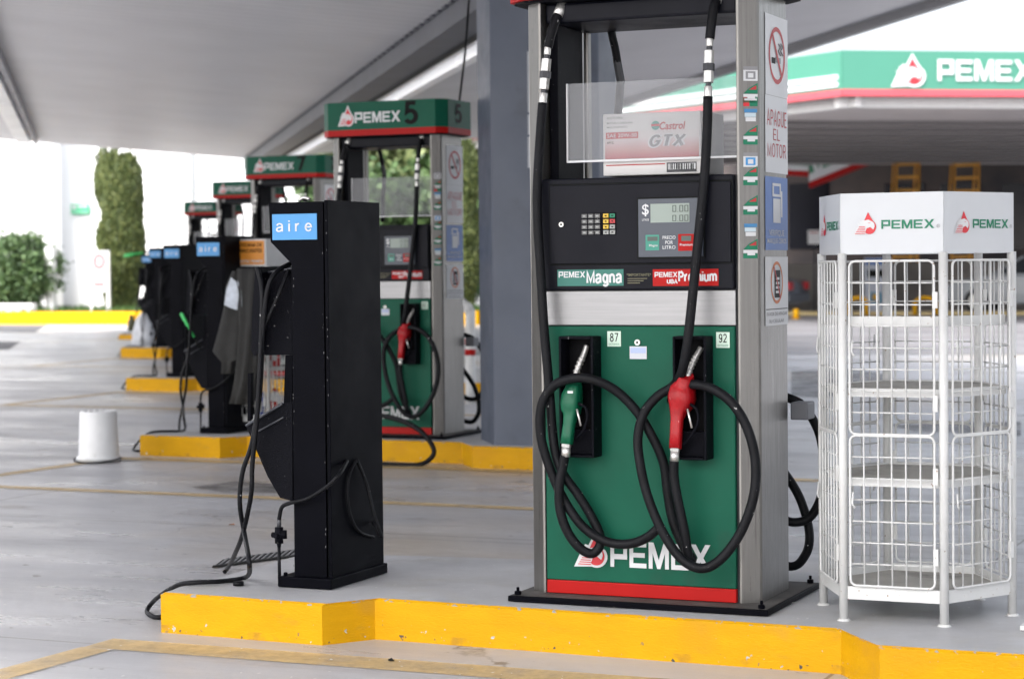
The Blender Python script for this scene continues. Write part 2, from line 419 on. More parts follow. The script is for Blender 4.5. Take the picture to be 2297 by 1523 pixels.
def glass_mat():
    m = bpy.data.materials.new('scratched_acrylic'); m.use_nodes = True
    nt = m.node_tree; N = nt.nodes; L = nt.links
    b = N['Principled BSDF']; b.inputs['Base Color'].default_value = (.36, .37, .39, 1); b.inputs['Roughness'].default_value = .25
    tr = N.new('ShaderNodeBsdfTransparent'); mx = N.new('ShaderNodeMixShader')
    n = N.new('ShaderNodeTexNoise'); n.inputs['Scale'].default_value = 3; n.inputs['Detail'].default_value = 6
    tc = N.new('ShaderNodeTexCoord'); mp = N.new('ShaderNodeMapping'); mp.inputs['Scale'].default_value = (1, 1, .3)
    L.new(tc.outputs['Object'], mp.inputs[0]); L.new(mp.outputs[0], n.inputs['Vector'])
    r = N.new('ShaderNodeMapRange'); r.inputs['From Min'].default_value = .3; r.inputs['From Max'].default_value = .7
    r.inputs['To Min'].default_value = .19; r.inputs['To Max'].default_value = .31
    L.new(n.outputs['Fac'], r.inputs['Value']); L.new(r.outputs[0], mx.inputs['Fac'])
    L.new(tr.outputs[0], mx.inputs[1]); L.new(b.outputs[0], mx.inputs[2])
    L.new(mx.outputs[0], N['Material Output'].inputs['Surface'])
    return m
acrylic = glass_mat()

def ground_mat():
    m = bpy.data.materials.new('forecourt_concrete'); m.use_nodes = True
    nt = m.node_tree; N = nt.nodes; L = nt.links; b = N['Principled BSDF']
    tc = N.new('ShaderNodeTexCoord')
    def mapping(sc_, rot=0, loc=(0, 0, 0)):
        mp = N.new('ShaderNodeMapping'); mp.inputs['Scale'].default_value = sc_; mp.inputs['Rotation'].default_value = (0, 0, rot); mp.inputs['Location'].default_value = loc
        L.new(tc.outputs['Object'], mp.inputs[0]); return mp.outputs[0]
    def noise(vec, s, det=6, r=.6):
        n = N.new('ShaderNodeTexNoise'); n.inputs['Scale'].default_value = s; n.inputs['Detail'].default_value = det; n.inputs['Roughness'].default_value = r
        L.new(vec, n.inputs['Vector']); return n.outputs['Fac']
    def rng(i, a, bb, c=0, d=1):
        r = N.new('ShaderNodeMapRange'); r.inputs['From Min'].default_value = a; r.inputs['From Max'].default_value = bb
        r.inputs['To Min'].default_value = c; r.inputs['To Max'].default_value = d; L.new(i, r.inputs['Value']); return r.outputs[0]
    def mix(f, a, bb):
        x = N.new('ShaderNodeMix'); x.data_type = 'RGBA'; L.new(f, x.inputs['Factor'])
        for k, v in ((6, a), (7, bb)):
            if isinstance(v, tuple): x.inputs[k].default_value = (*v, 1)
            else: L.new(v, x.inputs[k])
        return x.outputs[2]
    str_ = mapping((.55, 1.4, 1), R(-6))
    iso = mapping((1, 1, 1))
    base = mix(rng(noise(str_, .9, 8, .65), .38, .64), (.44, .445, .465), (.33, .335, .355))
    base = mix(rng(noise(iso, .28, 3, .5), .52, .66), base, (.39, .355, .315))
    base = mix(rng(noise(mapping((.7, 1.7, 1), R(-8), (7, 3, 0)), .7, 9, .75), .58, .74), base, (.20, .20, .215))
    base = mix(rng(noise(iso, 2.2, 10, .8), .60, .72), base, (.35, .325, .30))
    base = mix(rng(noise(iso, 38, 4, .7), .66, .72), base, (.27, .265, .26))
    base = mix(rng(noise(mapping((1, 1.3, 1), .4, (1, 4, 0)), 1.1, 9, .72), .575, .66, 0, .8), base, (.26, .25, .245))
    base = mix(rng(noise(mapping((1, 1, 1), 0, (11, 2, 0)), 7, 3, .5), .70, .73, 0, .8), base, (.13, .125, .12))
    base = mix(rng(noise(mapping((.12, 5, 1), R(-4), (5, 8, 0)), 1.0, 4, .6), .60, .70, 0, .45), base, (.22, .215, .215))
    # pale specks and scuffs
    base = mix(rng(noise(mapping((1, 1, 1), 0, (3, 9, 0)), 70, 2, .5), .755, .77), base, (.6, .6, .59))
    # cracks
    vo = N.new('ShaderNodeTexVoronoi'); vo.feature = 'DISTANCE_TO_EDGE'; vo.inputs['Scale'].default_value = .28
    wob = N.new('ShaderNodeVectorMath'); wob.operation = 'ADD'; nn = N.new('ShaderNodeTexNoise'); nn.inputs['Scale'].default_value = 1.2; nn.inputs['Detail'].default_value = 6
    sc2 = N.new('ShaderNodeVectorMath'); sc2.operation = 'SCALE'; sc2.inputs['Scale'].default_value = .9
    L.new(iso, nn.inputs['Vector']); L.new(nn.outputs['Color'], sc2.inputs[0]); L.new(iso, wob.inputs[0]); L.new(sc2.outputs[0], wob.inputs[1]); L.new(wob.outputs[0], vo.inputs['Vector'])
    crack = rng(vo.outputs['Distance'], .0, .0022, 1, 0)
    mm = N.new('ShaderNodeMath'); mm.operation = 'MULTIPLY'; L.new(crack, mm.inputs[0]); L.new(rng(noise(iso, .5, 2), .5, .6), mm.inputs[1])
    base = mix(mm.outputs[0], base, (.05, .05, .05))
    # slab joints
    sx = N.new('ShaderNodeSeparateXYZ'); L.new(tc.outputs['Object'], sx.inputs[0])
    for out_, sp_, ph in (('X', 6.1, 1.3), ('Y', 3.25, 1.02)):
        a1 = N.new('ShaderNodeMath'); a1.operation = 'MULTIPLY_ADD'; a1.inputs[1].default_value = 1/sp_; a1.inputs[2].default_value = ph; L.new(sx.outputs[out_], a1.inputs[0])
        a2 = N.new('ShaderNodeMath'); a2.operation = 'FRACT'; L.new(a1.outputs[0], a2.inputs[0])
        a3 = N.new('ShaderNodeMath'); a3.operation = 'LESS_THAN'; a3.inputs[1].default_value = .014/sp_; L.new(a2.outputs[0], a3.inputs[0])
        base = mix(a3.outputs[0], base, (.16, .155, .15))
    L.new(base, b.inputs['Base Color'])
    L.new(rng(noise(mapping((.5, 1.8, 1), R(-10), (2, 5, 0)), .8, 8, .7), .36, .66, .24, .55), b.inputs['Roughness'])
    bp = N.new('ShaderNodeBump'); bp.inputs['Strength'].default_value = .25; bp.inputs['Distance'].default_value = .01
    L.new(noise(iso, 26, 8, .75), bp.inputs['Height']); L.new(bp.outputs[0], b.inputs['Normal'])
    b.inputs['Specular IOR Level'].default_value = .4
    return m
concrete = ground_mat()

def worn_paint(name, col, a0, a1, s=5):
    m = bpy.data.materials.new(name); m.use_nodes = True
    nt = m.node_tree; N = nt.nodes; L = nt.links; b = N['Principled BSDF']
    b.inputs['Base Color'].default_value = (*col, 1); b.inputs['Roughness'].default_value = .5
    n = N.new('ShaderNodeTexNoise'); n.inputs['Scale'].default_value = s; n.inputs['Detail'].default_value = 9; n.inputs['Roughness'].default_value = .75
    tc = N.new('ShaderNodeTexCoord'); L.new(tc.outputs['Object'], n.inputs['Vector'])
    r = N.new('ShaderNodeMapRange'); r.inputs['From Min'].default_value = .35; r.inputs['From Max'].default_value = .68
    r.inputs['To Min'].default_value = a1; r.inputs['To Max'].default_value = a0
    L.new(n.outputs['Fac'], r.inputs['Value']); L.new(r.outputs[0], b.inputs['Alpha'])
    return m
linepaint = worn_paint('worn_yellow_line', (.60, .43, .20), .35, .88)
oilstain = worn_paint('oil_stain', (.035, .035, .04), .0, .75, 3)

# ------------------------------------------------------------------ ground
g = MB()
xs = [-400, -120, -60, -30, -10, 10, 40, 120, 400]
ys = [p[0] for p in GS]; ys[0] = -200
vs = [(x, y, gz(y)) for y in ys for x in xs]
nx = len(xs)
g.add(vs, [(j*nx+i, j*nx+i+1, (j+1)*nx+i+1, (j+1)*nx+i) for j in range(len(ys)-1) for i in range(nx-1)], concrete)
tag(g.build('ground', fix=False), kind='structure')
def sheet(name, px, m, dz=.004, off_=Vector((0, 0, 0)), world=None):
    b = MB(); pts = world or [P(*p, z=0) for p in px]
    pts = [Vector(p)+off_ for p in pts]
    b.add([(p.x, p.y, gz(p.y)+dz) for p in pts], [tuple(range(len(pts)))], m)
    return tag(b.build(name, fix=False), kind='structure')
# yellow line around each island
def line_around(i):
    o = D*i
    b = MB()
    yf = 6.51
    yf = 6.45
    segs = [((-4.50, yf), (0.9, yf), .095), ((-4.44, yf-.097), (-4.50, 4.60), .07), ((-4.50, 4.5), (1.0, 4.42), .07)]
    for (a, c, w_) in segs:
        a = Vector((*a, 0))+o; c = Vector((*c, 0))+o; d = (c-a).normalized(); n = Vector((-d.y, d.x, 0))*w_
        k = 8
        for j in range(k):
            p, q = a.lerp(c, j/k), a.lerp(c, (j+1)/k)
            b.add([(w.x, w.y, gz(w.y)+.004) for w in (p-n, q-n, q+n, p+n)], [(0, 1, 2, 3)], linepaint)
    tag(b.build('road_marking', fix=False), kind='structure')
for i in range(4): line_around(i)
asphalt = mat('dark_asphalt', (.10, .10, .11), .7, var=.3, vscale=3, bump=.3, bscale=80)
sheet('asphalt_patch', [(-200, 800), (-200, 742), (105, 742), (20, 800)], asphalt, .006)
sheet('oil_stain', [(430, 1094), (520, 1082), (640, 1086), (640, 1106), (500, 1106)], oilstain, .008)
sheet('oil_stain', [(1775, 850), (1900, 845), (2000, 858), (1980, 885), (1850, 905), (1775, 900)], oilstain, .006)
sheet('oil_stain', [(1990, 960), (2290, 955), (2290, 985), (2050, 975)], oilstain, .008)
shade_m = mat('painted_shade', (.20, .20, .215), .5, var=.4, vscale=.5, stretch=(.5, 1.4, 1), bump=.2, bscale=30, dirt=.4, dirtcol=(.26, .22, .205), rvar=.2)  # darker sheets standing in for shade on the ground between the canopies
sheet('shade_sheet', None, shade_m, .005, world=[(-13.5, 28, 0), (12, 31, 0), (12, 33.3, 0), (-15, 33.3, 0)])
sheet('shade_sheet', None, shade_m, .005, world=[(-15, 33.3, 0), (12, 33.3, 0), (14, 50.5, 0), (-20, 50.5, 0)])
# drain grate by the island
gr = thing('drain_grate', P(550, 1262, z=0), 'black iron drain grate set in the concrete just behind the nearest island', 'drain grate')
b = MB()
def gpx(x, y, z): return P(x, y, z=z)
b = MB(); b.add([gpx(x, y, .003) for x, y in ((478, 1271), (662, 1247), (680, 1229), (500, 1254))], [(0, 1, 2, 3)], mat('drain_dark', (.006, .006, .006), 1.0, spec=0))
b.build('drain_pit', gr, fix=False)
gsteel = mat('worn_iron', (.22, .22, .225), .9, spec=.1)
b = MB()
for k in range(13):                                # skewed bars of a cast grate
    x0 = 488+k*13.5; y0 = 1271-(x0-478)*.130
    q = [gpx(x, y, .004) for x, y in ((x0, y0), (x0+5.5, y0-.7), (x0+5.5+20, y0-.7-16), (x0+20, y0-16))]
    b.prism(q, (0, 0, .006), gsteel)
b.prism([gpx(x, y, .004) for x, y in ((476, 1273), (662, 1248.5), (662, 1246), (478, 1270))], (0, 0, .006), mat('grate_frame', (.03, .03, .03), .8, spec=.1))
b.build('grate_bars', gr)

# ------------------------------------------------------------------ islands
ISL = [(-4.413, 6.735), (-3.70, 6.706), (-3.575, 6.885), (-1.795, 6.835), (-1.60, 6.575), (-.4, 6.57), (.08, 6.75), (.08, 7.9), (-.4, 8.05),
       (-3.4, 8.05), (-4.05, 7.97), (-4.433, 7.80)]
def island(i, label):
    o = off(i); b = MB()
    loc = Vector((-2.4, 7.3, 0))+o
    n = len(ISL); zt = .15
    rk = random.Random(40+i); pts_ = []
    for k in range(n):                      # hand-laid outline: short runs with a slight wobble
        p, q = Vector(ISL[k]), Vector(ISL[(k+1) % n]); m_ = max(1, int((q-p).length/.12)); nn_ = Vector((-(q-p).y, (q-p).x)).normalized()
        pts_.append(tuple(p))
        for j in range(1, m_): pts_.append(tuple(p.lerp(q, j/m_)+nn_*rk.uniform(-.0035, .0035)))
    ISL_ = pts_; n = len(ISL_)
    top = [Vector((x, y, zt-.004+rk.uniform(-.0015, .0015)))+o for x, y in ISL_]; bot = [Vector((x, y, -.03))+o for x, y in ISL_]
    inn = []
    c = Vector((-2.1, 7.35, zt))+o
    for k in range(n):
        p = top[k]; q = Vector((p.x, p.y, p.z)); q.x += .012*(1 if c.x > p.x else -1); q.y += .012*(1 if c.y > p.y else -1); q.z = zt+o.z+.003; inn.append(q)
    for k in range(n):
        k2 = (k+1) % n
        b.add([bot[k], bot[k2], top[k2], top[k]], [(0, 1, 2, 3)], kerb_yellow)
        b.add([top[k], top[k2], inn[k2], inn[k]], [(0, 1, 2, 3)], kerb_yellow)
    b.add(inn, [tuple(range(n))], island_top)
    t = b.build('pump_island', loc=loc)
    return tag(t, label, 'pump island', 'raised pump islands with yellow kerbs')
island(0, 'nearest raised grey island with bright yellow kerb across the foreground')
island(1, 'second island, yellow kerb under the pump numbered 5 and the blue-grey column')
island(2, 'third island back, short yellow kerb showing left of the second air post')
island(3, 'fourth island back, small yellow kerb block beyond the third')
island(4, 'farthest island, little yellow block carrying the olive bollard')

# ------------------------------------------------------------------ fuel pump
YF = 7.085
XL, XR = -2.965, -2.23
FF = Fr((0, YF, 0), (1, 0, 0))                         # front plane
SX = -2.157
FS = Fr((SX, 0, 0), (0, 1, 0))                         # right side plane
FC = Fr((XR+.012, YF-.001, 0), (SX-.006-XR-.012, .042, 0))                 # corner face of the right column
ZT = 2.335
def pump(number):
    loc = (-2.594, 7.31, .15)
    t = thing('fuel_pump', loc, '', 'fuel pump', 'fuel pumps in a receding row')
    b = MB(); b.box(-3.075, -2.09, 6.975, 7.66, .156, .176, black); b.add([(-3.068, 6.982, .1775), (-2.097, 6.982, .1775), (-2.097, 7.653, .1775), (-3.068, 7.653, .1775)], [(0, 1, 2, 3)], mat('dusty_plate', (.085, .08, .075), .7, var=.4, vscale=7))
    for x, y in ((-3.045, 7.0), (-2.12, 7.0), (-3.045, 7.63), (-2.12, 7.63)):
        b.cyl((x, y, .178), (x, y, .192), .013, black, seg=6, smooth=False); b.cyl((x, y, .192), (x, y, .206), .006, black, seg=8)
    b.build('base_plate', t, .004)
    # columns
    for s in (0, 1):
        def X(x): return x if s else (XL+XR)-x
        pts = [(XR+.003, YF), (XR+.012, YF-.001), (SX-.006, YF+.041), (SX, YF+.050), (SX, 7.47), (SX-.05, 7.52), (XR+.003, 7.52)]
        b = MB(); b.prism([(X(x), y, .178) for x, y in pts], (0, 0, ZT-.178), steel)
        col = b.build('side_column', t, .003)
        if s:
            b = MB(); k = 0
            def sq(r, m, o=.002): b.frect(FS, FS.box(*r), m, o)
            silver = white
            sq((1716, 47, 1765, 211), white)
            cx, cy = FS.px(1741, 126); ra = (FS.px(1741, 62)[1]-FS.px(1741, 190)[1])/2
            ring(b, FS, cx, cy, ra, ra*.84, redink, .003)
            bar(b, FS, cx, cy, ra*.9, R(128), ra*.16, redink, .0042)
            sq((1729, 131, 1737, 142), ink, .0035); sq((1738, 132, 1749, 141), greyink, .0035)
            for q in range(2):
                pl = [FS.px(1744+q*5, 100), FS.px(1748+q*5, 108), FS.px(1744+q*5, 116), FS.px(1749+q*5, 126)]
                b.tube([FS.at(*w, .004) for w in smooth2(pl)], .0028, greyink, 4)
            b.build('warning_sticker', col, fix=False); b = MB()
            sq((1716, 224, 1765, 386), white)
            for s_, y0, y1, x0, x1 in (('APAGUE', 252, 283, 1719, 1762), ('EL', 290, 318, 1733, 1747), ('MOTOR', 325, 354, 1720, 1761)):
                b.stroke(FS, s_, FS.box(x0, y0+2, x1, y1-3), redink, .10, .003)
            b.build('warning_sticker', col, fix=False); b = MB()
            sq((1716, 401, 1765, 561), blue)
            sq((1731, 413, 1750, 417), white, .003); sq((1731, 437, 1750, 441), white, .003); sq((1731, 418, 1734, 436), white, .003); sq((1747, 418, 1750, 436), white, .003)
            sq((1733, 447, 1749, 500), white, .003); sq((1750, 430, 1753, 488), white, .003)
            b.ftext(FS, 'VERIFIQUE', FS.box(1724, 517, 1757, 531), white, .003, .003)
            b.ftext(FS, 'MARQUE CEROS', FS.box(1720, 536, 1762, 548), white, .003, .003)
            b.build('warning_sticker', col, fix=False); b = MB()
            sq((1716, 576, 1766, 732), white)
            cx, cy = FS.px(1741, 634); ra = (FS.px(1741, 587)[1]-FS.px(1741, 682)[1])/2
            ring(b, FS, cx, cy, ra, ra*.85, mat('sign_ring_orange', (.55, .15, .03), .5), .003)
            sq((1736, 606, 1748, 668), ink, .0035)
            for q in range(4): sq((1738, 622+q*10, 1746, 628+q*10), white, .0042)
            bar(b, FS, cx, cy, ra*.9, R(125), ra*.14, redink, .005)
            sq((1717, 692, 1765, 694), ink, .003)
            b.ftext(FS, 'FAVOR DE APAGAR', FS.box(1719, 698, 1764, 710), greyink, .003, .004)
            b.ftext(FS, 'SU CELULAR', FS.box(1724, 714, 1757, 725), greyink, .003, .004)
            b.build('warning_sticker', col, fix=False)
            # inspection stickers on the corner face
            b = MB()
            def fq(x0, y0, x1, y1, m, o=.002): b.frect(FC, FC.box(x0, y0, x1, y1), m, o)
            for kind, y in (('w', 150), ('t', 187), ('g', 217), ('w2', 245), ('t', 281), ('w', 343), ('t', 372), ('t', 438), ('w2', 502), ('t', 536)):
                x0, x1 = 1667, 1699
                if kind == 'w':
                    fq(x0, y, x1, y+7, greyink); fq(x0, y+8, x1, y+32, white); fq(x0+5, y+11, x1-5, y+28, cyan if y > 300 else greyink, .003); fq(x0+10, y+15, x1-10, y+25, white, .004)
                elif kind == 't':
                    p = [FC.px(x0, y+24), FC.px(x1, y+24), FC.px(x1, y), FC.px(x0+12, y+12)]
                    b.fpoly(FC, p, dkgreen, .002)
                    b.fpoly(FC, [FC.px(x0+12, y+15), FC.px(x1-3, y+15), FC.px(x1-3, y+5)], redink, .003)
                    fq(x0, y+25, x1, y+32, white); fq(x0, y+33, x1, y+44, dkgreen); fq(x0+9, y+29, x1-6, y+37, white, .003)
                elif kind == 'g':
                    fq(x0, y, x0+13, y+22, emred); fq(x0+15, y, x1, y+22, dkgreen); fq(x0+2, y+5, x1-2, y+9, white, .003)
                if kind != 'w2': b.build('inspection_sticker', col, fix=False); b = MB()
                else:
                    fq(x0+2, y, x1-1, y+8, mat('sticker_blue', (.05, .2, .4), .5)); fq(x0+3, y+9, x1-4, y+18, mat('sticker_pale', (.45, .55, .6), .5)); fq(x0+5, y+19, x1-4, y+28, white)
                b.build('inspection_sticker', col, fix=False); b = MB()
    # lower body
    b = MB(); z1 = FF.px(1440, 730)[1]; z2 = FF.px(1440, 649)[1]
    b.box(XL, XR, YF+.012, 7.50, .178, 1.69, darksteel)
    b.build('housing', t)
    b = MB()
    zr = FF.px(1440, 1309)[1]
    b.box(XL+.005, XR-.005, YF-.012, YF+.010, zr+.001, z1-.003, green)
    pn = b.build('front_panel', t, .004)
    b = MB()
    F2 = Fr((0, YF-.012, 0), (1, 0, 0))
    b.word(F2, F2.box(1370, 1222, 1594, 1270), white)
    b.build('lettering', pn, fix=False)
    b = MB(); b.emblem(F2, F2.box(1296, 1206, 1358, 1266), emred, white, white); b.build('emblem', pn, fix=False)
    b = MB()
    for n_, x0, y0, x1, y1 in (('87', 1363, 743, 1393, 777), ('92', 1607, 745, 1637, 780)):
        b.frect(F2, F2.box(x0, y0, x1, y1), mat('pale_green_label', (.55, .68, .58), .5), .002)
        b.stroke(F2, n_, F2.box(x0+6, y0+4, x1-6, y0+23), ink, .13, .003)
        b.ftext(F2, 'OCTANOS', F2.box(x0+3, y1-7, x1-3, y1-3), dkgreen, .003, .01)
        b.build('octane_label', pn, fix=False); b = MB()
    b.frect(F2, F2.box(1413, 777, 1451, 805), mat('silver_label', (.5, .52, .56), .4), .002)
    b.frect(F2, F2.box(1415, 780, 1449, 792), mat('pale_blue_label', (.35, .42, .62), .4), .003)
    b.build('notice_label', pn, fix=False)
    b = MB(); lx, lz = F2.px(1431, 768)
    b.cyl((lx, YF-.012, lz), (lx, YF-.02, lz), .0105, chrome); b.cyl((lx, YF-.02, lz), (lx, YF-.022, lz), .004, ink)
    b.build('lock', pn)
    b = MB(); b.box(XL+.005, XR-.005, YF-.012, YF+.010, .180, zr, red); b.build('kick_panel', t, .003)
    b = MB(); b.box(XL+.001, XR-.001, YF-.008, YF+.010, z1, z2-.004, steelH); b.build('steel_band', t, .003)
    # electronics cabinet
    zc0, zc1 = z2-.002, FF.px(1440, 397)[1]
    b = MB(); b.box(XL-.012, XR-.004, YF-.022, 7.50, zc0, zc1, cab); cb = b.build('electronics_cabinet', t, .006)
    FE = Fr((0, YF-.022, 0), (1, 0, 0))
    b = MB(); r = FE.box(1234, 403, 1644, 596)
    b.fbox(FE, *r, 0, .003, ink); q = (r[0]+.006, r[1]+.006, r[2]-.006, r[3]-.006)
    b.fbox(FE, *q, .003, .012, cab)
    b.build('cabinet_door', cb, .004)
    FE = Fr((0, YF-.034, 0), (1, 0, 0))
    b = MB(); r = FE.box(1434, 444, 1578, 577)
    b.fbox(FE, r[0]-.006, r[1]-.006, r[2]+.006, r[3]+.006, 0, .004, ink)
    b.fbox(FE, *r, .004, .007, dispgrey)
    o_ = .008
    b.frect(FE, FE.box(1461, 456, 1548, 500), lcd, o_)
    for s_, y0, y1 in (('0.00', 460, 476), ('0.00', 482, 497)):
        b.stroke(FE, s_, FE.box(1510, y0, 1546, y1), lcdink, .11, o_+.001)
    b.ftext(FE, '$', FE.box(1442, 458, 1457, 486), white, o_, .01)
    b.ftext(FE, 'LITROS', FE.box(1442, 491, 1457, 496), white, o_, .01)
    b.frect(FE, FE.box(1450, 527, 1480, 562), mat('price_green', (.02, .22, .16), .4), o_)
    b.frect(FE, FE.box(1454, 531, 1477, 541), lcdink, o_+.001); b.ftext(FE, 'Magna', FE.box(1458, 548, 1477, 555), white, o_+.001, .01)
    for s_, y0 in (('PRECIO', 529), ('POR', 540), ('LITRO', 551)):
        b.ftext(FE, s_, FE.box(1488 if len(s_) > 3 else 1494, y0, 1517 if len(s_) > 3 else 1511, y0+8), white, o_, .008)
    b.frect(FE, FE.box(1523, 525, 1558, 563), red, o_)
    b.frect(FE, FE.box(1530, 529, 1552, 541), lcdink, o_+.001); b.ftext(FE, 'Premium', FE.box(1527, 546, 1556, 552), white, o_+.001, .01)
    b.build('display', cb, fix=False)
    b = MB()
    r = FE.box(1305, 477, 1382, 528); b.fbox(FE, *r, 0, .002, blackrough)
    kw, kh = (r[2]-r[0])/5.3, (r[3]-r[1])/4
    yk = mat('key_yellow', (.55, .36, .03), .5); gk = mat('key_grey', (.28, .29, .28), .5); dk = mat('key_dark', (.10, .10, .10), .5)
    for rr in range(4):
        for cc in range(5):
            m_ = yk if cc == 3 and rr < 3 else (dkgreen if (cc, rr) == (4, 0) else redink if (cc, rr) == (4, 1) else gk if cc == 4 or (rr == 3 and cc > 2) else dk)
            x0 = r[0]+.002+kw*(cc+(.3 if cc > 2 else 0)); y0 = r[3]-kh*(rr+1)+.002
            b.fbox(FE, x0, y0, x0+kw*.8, y0+kh*.72, .002, .005, m_)
            if m_ is not dk: b.frect(FE, (x0+kw*.25, y0+kh*.25, x0+kw*.55, y0+kh*.45), ink, .0055)
            else: b.frect(FE, (x0+kw*.2, y0+kh*.2, x0+kw*.6, y0+kh*.5), gk, .0055)
    b.build('keypad', cb, fix=False)
    b = MB(); lx, lz = FE.px(1260, 504)
    b.cyl((lx, YF-.034, lz), (lx, YF-.040, lz), .009, chrome); b.cyl((lx, YF-.04, lz), (lx, YF-.042, lz), .004, ink); b.build('lock', cb)
    FE = Fr((0, YF-.022, 0), (1, 0, 0))
    b = MB()
    b.frect(FE, FE.box(1251, 604, 1399, 642), mat('brand_green', (.005, .13, .10), .4), .002)
    b.word(FE, FE.box(1254, 609, 1313, 623), white); b.stroke(FE, 'Magna', FE.box(1317, 608, 1395, 640), white, .20, .003)
    b.frect(FE, FE.box(1465, 603, 1612, 642), red, .002)
    b.word(FE, FE.box(1469, 610, 1520, 622), white); b.stroke(FE, 'UBA', FE.box(1497, 627, 1520, 636), white, .22, .003)
    b.stroke(FE, 'Premium', FE.box(1523, 609, 1608, 631), white, .21, .003)
    b.ftext(FE, '*IMPORTANTE*', FE.box(1406, 613, 1461, 620), mat('brass_ink', (.14, .13, .07), .5), .002, .01)
    for q in range(3): b.frect(FE, FE.box(1408, 624+q*5, 1452-q*8, 626+q*5), mat('brass_ink', (0, 0, 0)), .002)
    b.build('brand_strips', cb, fix=False)
    # nozzle boots
    for x0, x1, y0, y1 in ((1255, 1330, 755, 1025), (1510, 1583, 755, 1031)):
        FB = Fr((0, YF-.095, 0), (1, 0, 0)); b = MB()
        a0, b0, a1, b1 = FB.box(x0, y0, x1, y1)
        yb, yf = YF-.013, YF-.095
        w = .010
        b.box(a0, a0+w, yf, yb, b0, b1, blackrough); b.box(a1-w, a1, yf, yb, b0, b1, blackrough)
        b.box(a0+w, a1-w, yf, yb, b1-w, b1, blackrough); b.box(a0+w, a1-w, yf, yb, b0, b0+w, blackrough)
        b.box(a0+w, a1-w, yb-.006, yb, b0+w, b1-w, mat('boot_inner', (.003, .003, .004), .5, spec=.05))
        b.box(a0+w, a1-w, yf+.03, yb-.006, b0+w, b0+.10, blackrough)
        b.build('nozzle_boot', t, .005)
    # nozzles
    def nozzle(kind):
        m_ = ngreen if kind == 'g' else nred
        yy = YF-.115
        def q(x, y, dy=0): return P(x, y, y=yy+dy)
        b = MB()
        if kind == 'g':
            cen = [(1290, 852, .03, 0), (1288, 868, .04, 17), (1284, 885, .04, 21), (1282, 905, .035, 22), (1281, 922, .028, 20), (1280, 932, .02, 15), (1277, 950, .0, 12.5), (1274, 975, -.005, 13), (1271, 996, -.01, 13)]
            cen[0] = (1290, 856, .03, 12)
        else:
            cen = [(1539, 843, .02, 14), (1537, 856, .03, 17), (1533, 868, .04, 25), (1530, 892, .035, 28), (1527, 908, .03, 25), (1521, 925, .02, 17), (1519, 940, .01, 13), (1517, 970, 0, 12.5), (1515, 1006, -.01, 12.5)]
        k_ = 7.5/FP
        pts = [q(x, y, dy) for x, y, dy, w in cen]; rad = [(w*k_, w*k_*(1.15 if i < 5 else 1.0)) for i, (x, y, dy, w) in enumerate(cen)]
        b.loft(pts, rad, m_, p=4.2, seg=16)
        nz = b.build('nozzle', t, .0)
        if kind == 'r': nz['label'] = 'red fuel nozzle'
        else: nz['label'] = 'green fuel nozzle'
        b = MB()
        if kind == 'g': sp = [(1290, 858, .03), (1293, 835, .045), (1302, 812, .06), (1311, 792, .075), (1316, 775, .085)]
        else: sp = [(1541, 846, .03), (1549, 825, .045), (1558, 806, .06), (1566, 792, .07), (1573, 780, .08)]
        sm_ = smooth([q(*s_) for s_ in sp], 5)
        b.tube(sm_, .0105, chrome, 12)
        for i in range(1, 13, 2): b.tube([sm_[i], sm_[i].lerp(sm_[i+1], .7)], .0132, chrome, 12)
        b.build('spout', nz)
        b = MB()
        if kind == 'g':
            gl = [(1297, 905), (1314, 915), (1317, 940), (1308, 965), (1290, 985)]
            b.frect(Fr((0, yy-.012, 0), (1, 0, 0)), Fr((0, yy-.012, 0), (1, 0, 0)).box(1280, 876, 1292, 881), white, .03)
        else: gl = [(1545, 905), (1562, 918), (1566, 945), (1552, 975), (1532, 998)]
        b.tube(smooth([q(x, y, .012) for x, y in gl], 5), .0055, blackrough, 8)
        b.tube([q(gl[0][0]-3, gl[0][1]+12, .005), q(gl[2][0]-14, gl[2][1]+15, .005)], .004, chrome, 8)
        b.build('trigger_guard', nz)
        b = MB()
        x, y, _, _ = cen[-1]
        b.cyl(q(x, y-2, -.01), q(x-1, y+6, -.01), .0175, chrome, seg=6, smooth=False)
        b.cyl(q(x-1, y+6, -.01), q(x-2, y+28, -.01), .016, chrome)
        b.build('hose_coupling', nz)
    nozzle('g'); nozzle('r')
    # hoses
    HR = .0172
    def hose(pts, name='hose', r=HR, seg=12, k=6):
        b = MB(); b.tube(smooth([P(x, y, y=yy) for x, y, yy in pts], k), r, rubber, seg); return b.build(name, t)
    f = YF
    hose([(1251, 35, f+.02), (1238, 70, f-.0), (1229, 108, f-.01)])
    hose([(1217, 232, f-.03), (1212, 300, f-.045), (1205, 420, f-.06), (1206, 500, f-.07), (1212, 600, f-.075), (1220, 730, f-.08), (1232, 870, f-.085), (1243, 1000, f-.09), (1262, 1060, f-.09),
          (1296, 1108, f-.08), (1325, 1155, f-.07), (1344, 1195, f-.07), (1346, 1222, f-.085), (1328, 1241, f-.10), (1300, 1228, f-.115), (1272, 1190, f-.125), (1256, 1140, f-.13), (1255, 1085, f-.13), (1262, 1050, f-.125), (1267, 1022, f-.125)])
    hose([(1607, 0, f+.02), (1599, 30, f-.0), (1592, 88, f-.01)])
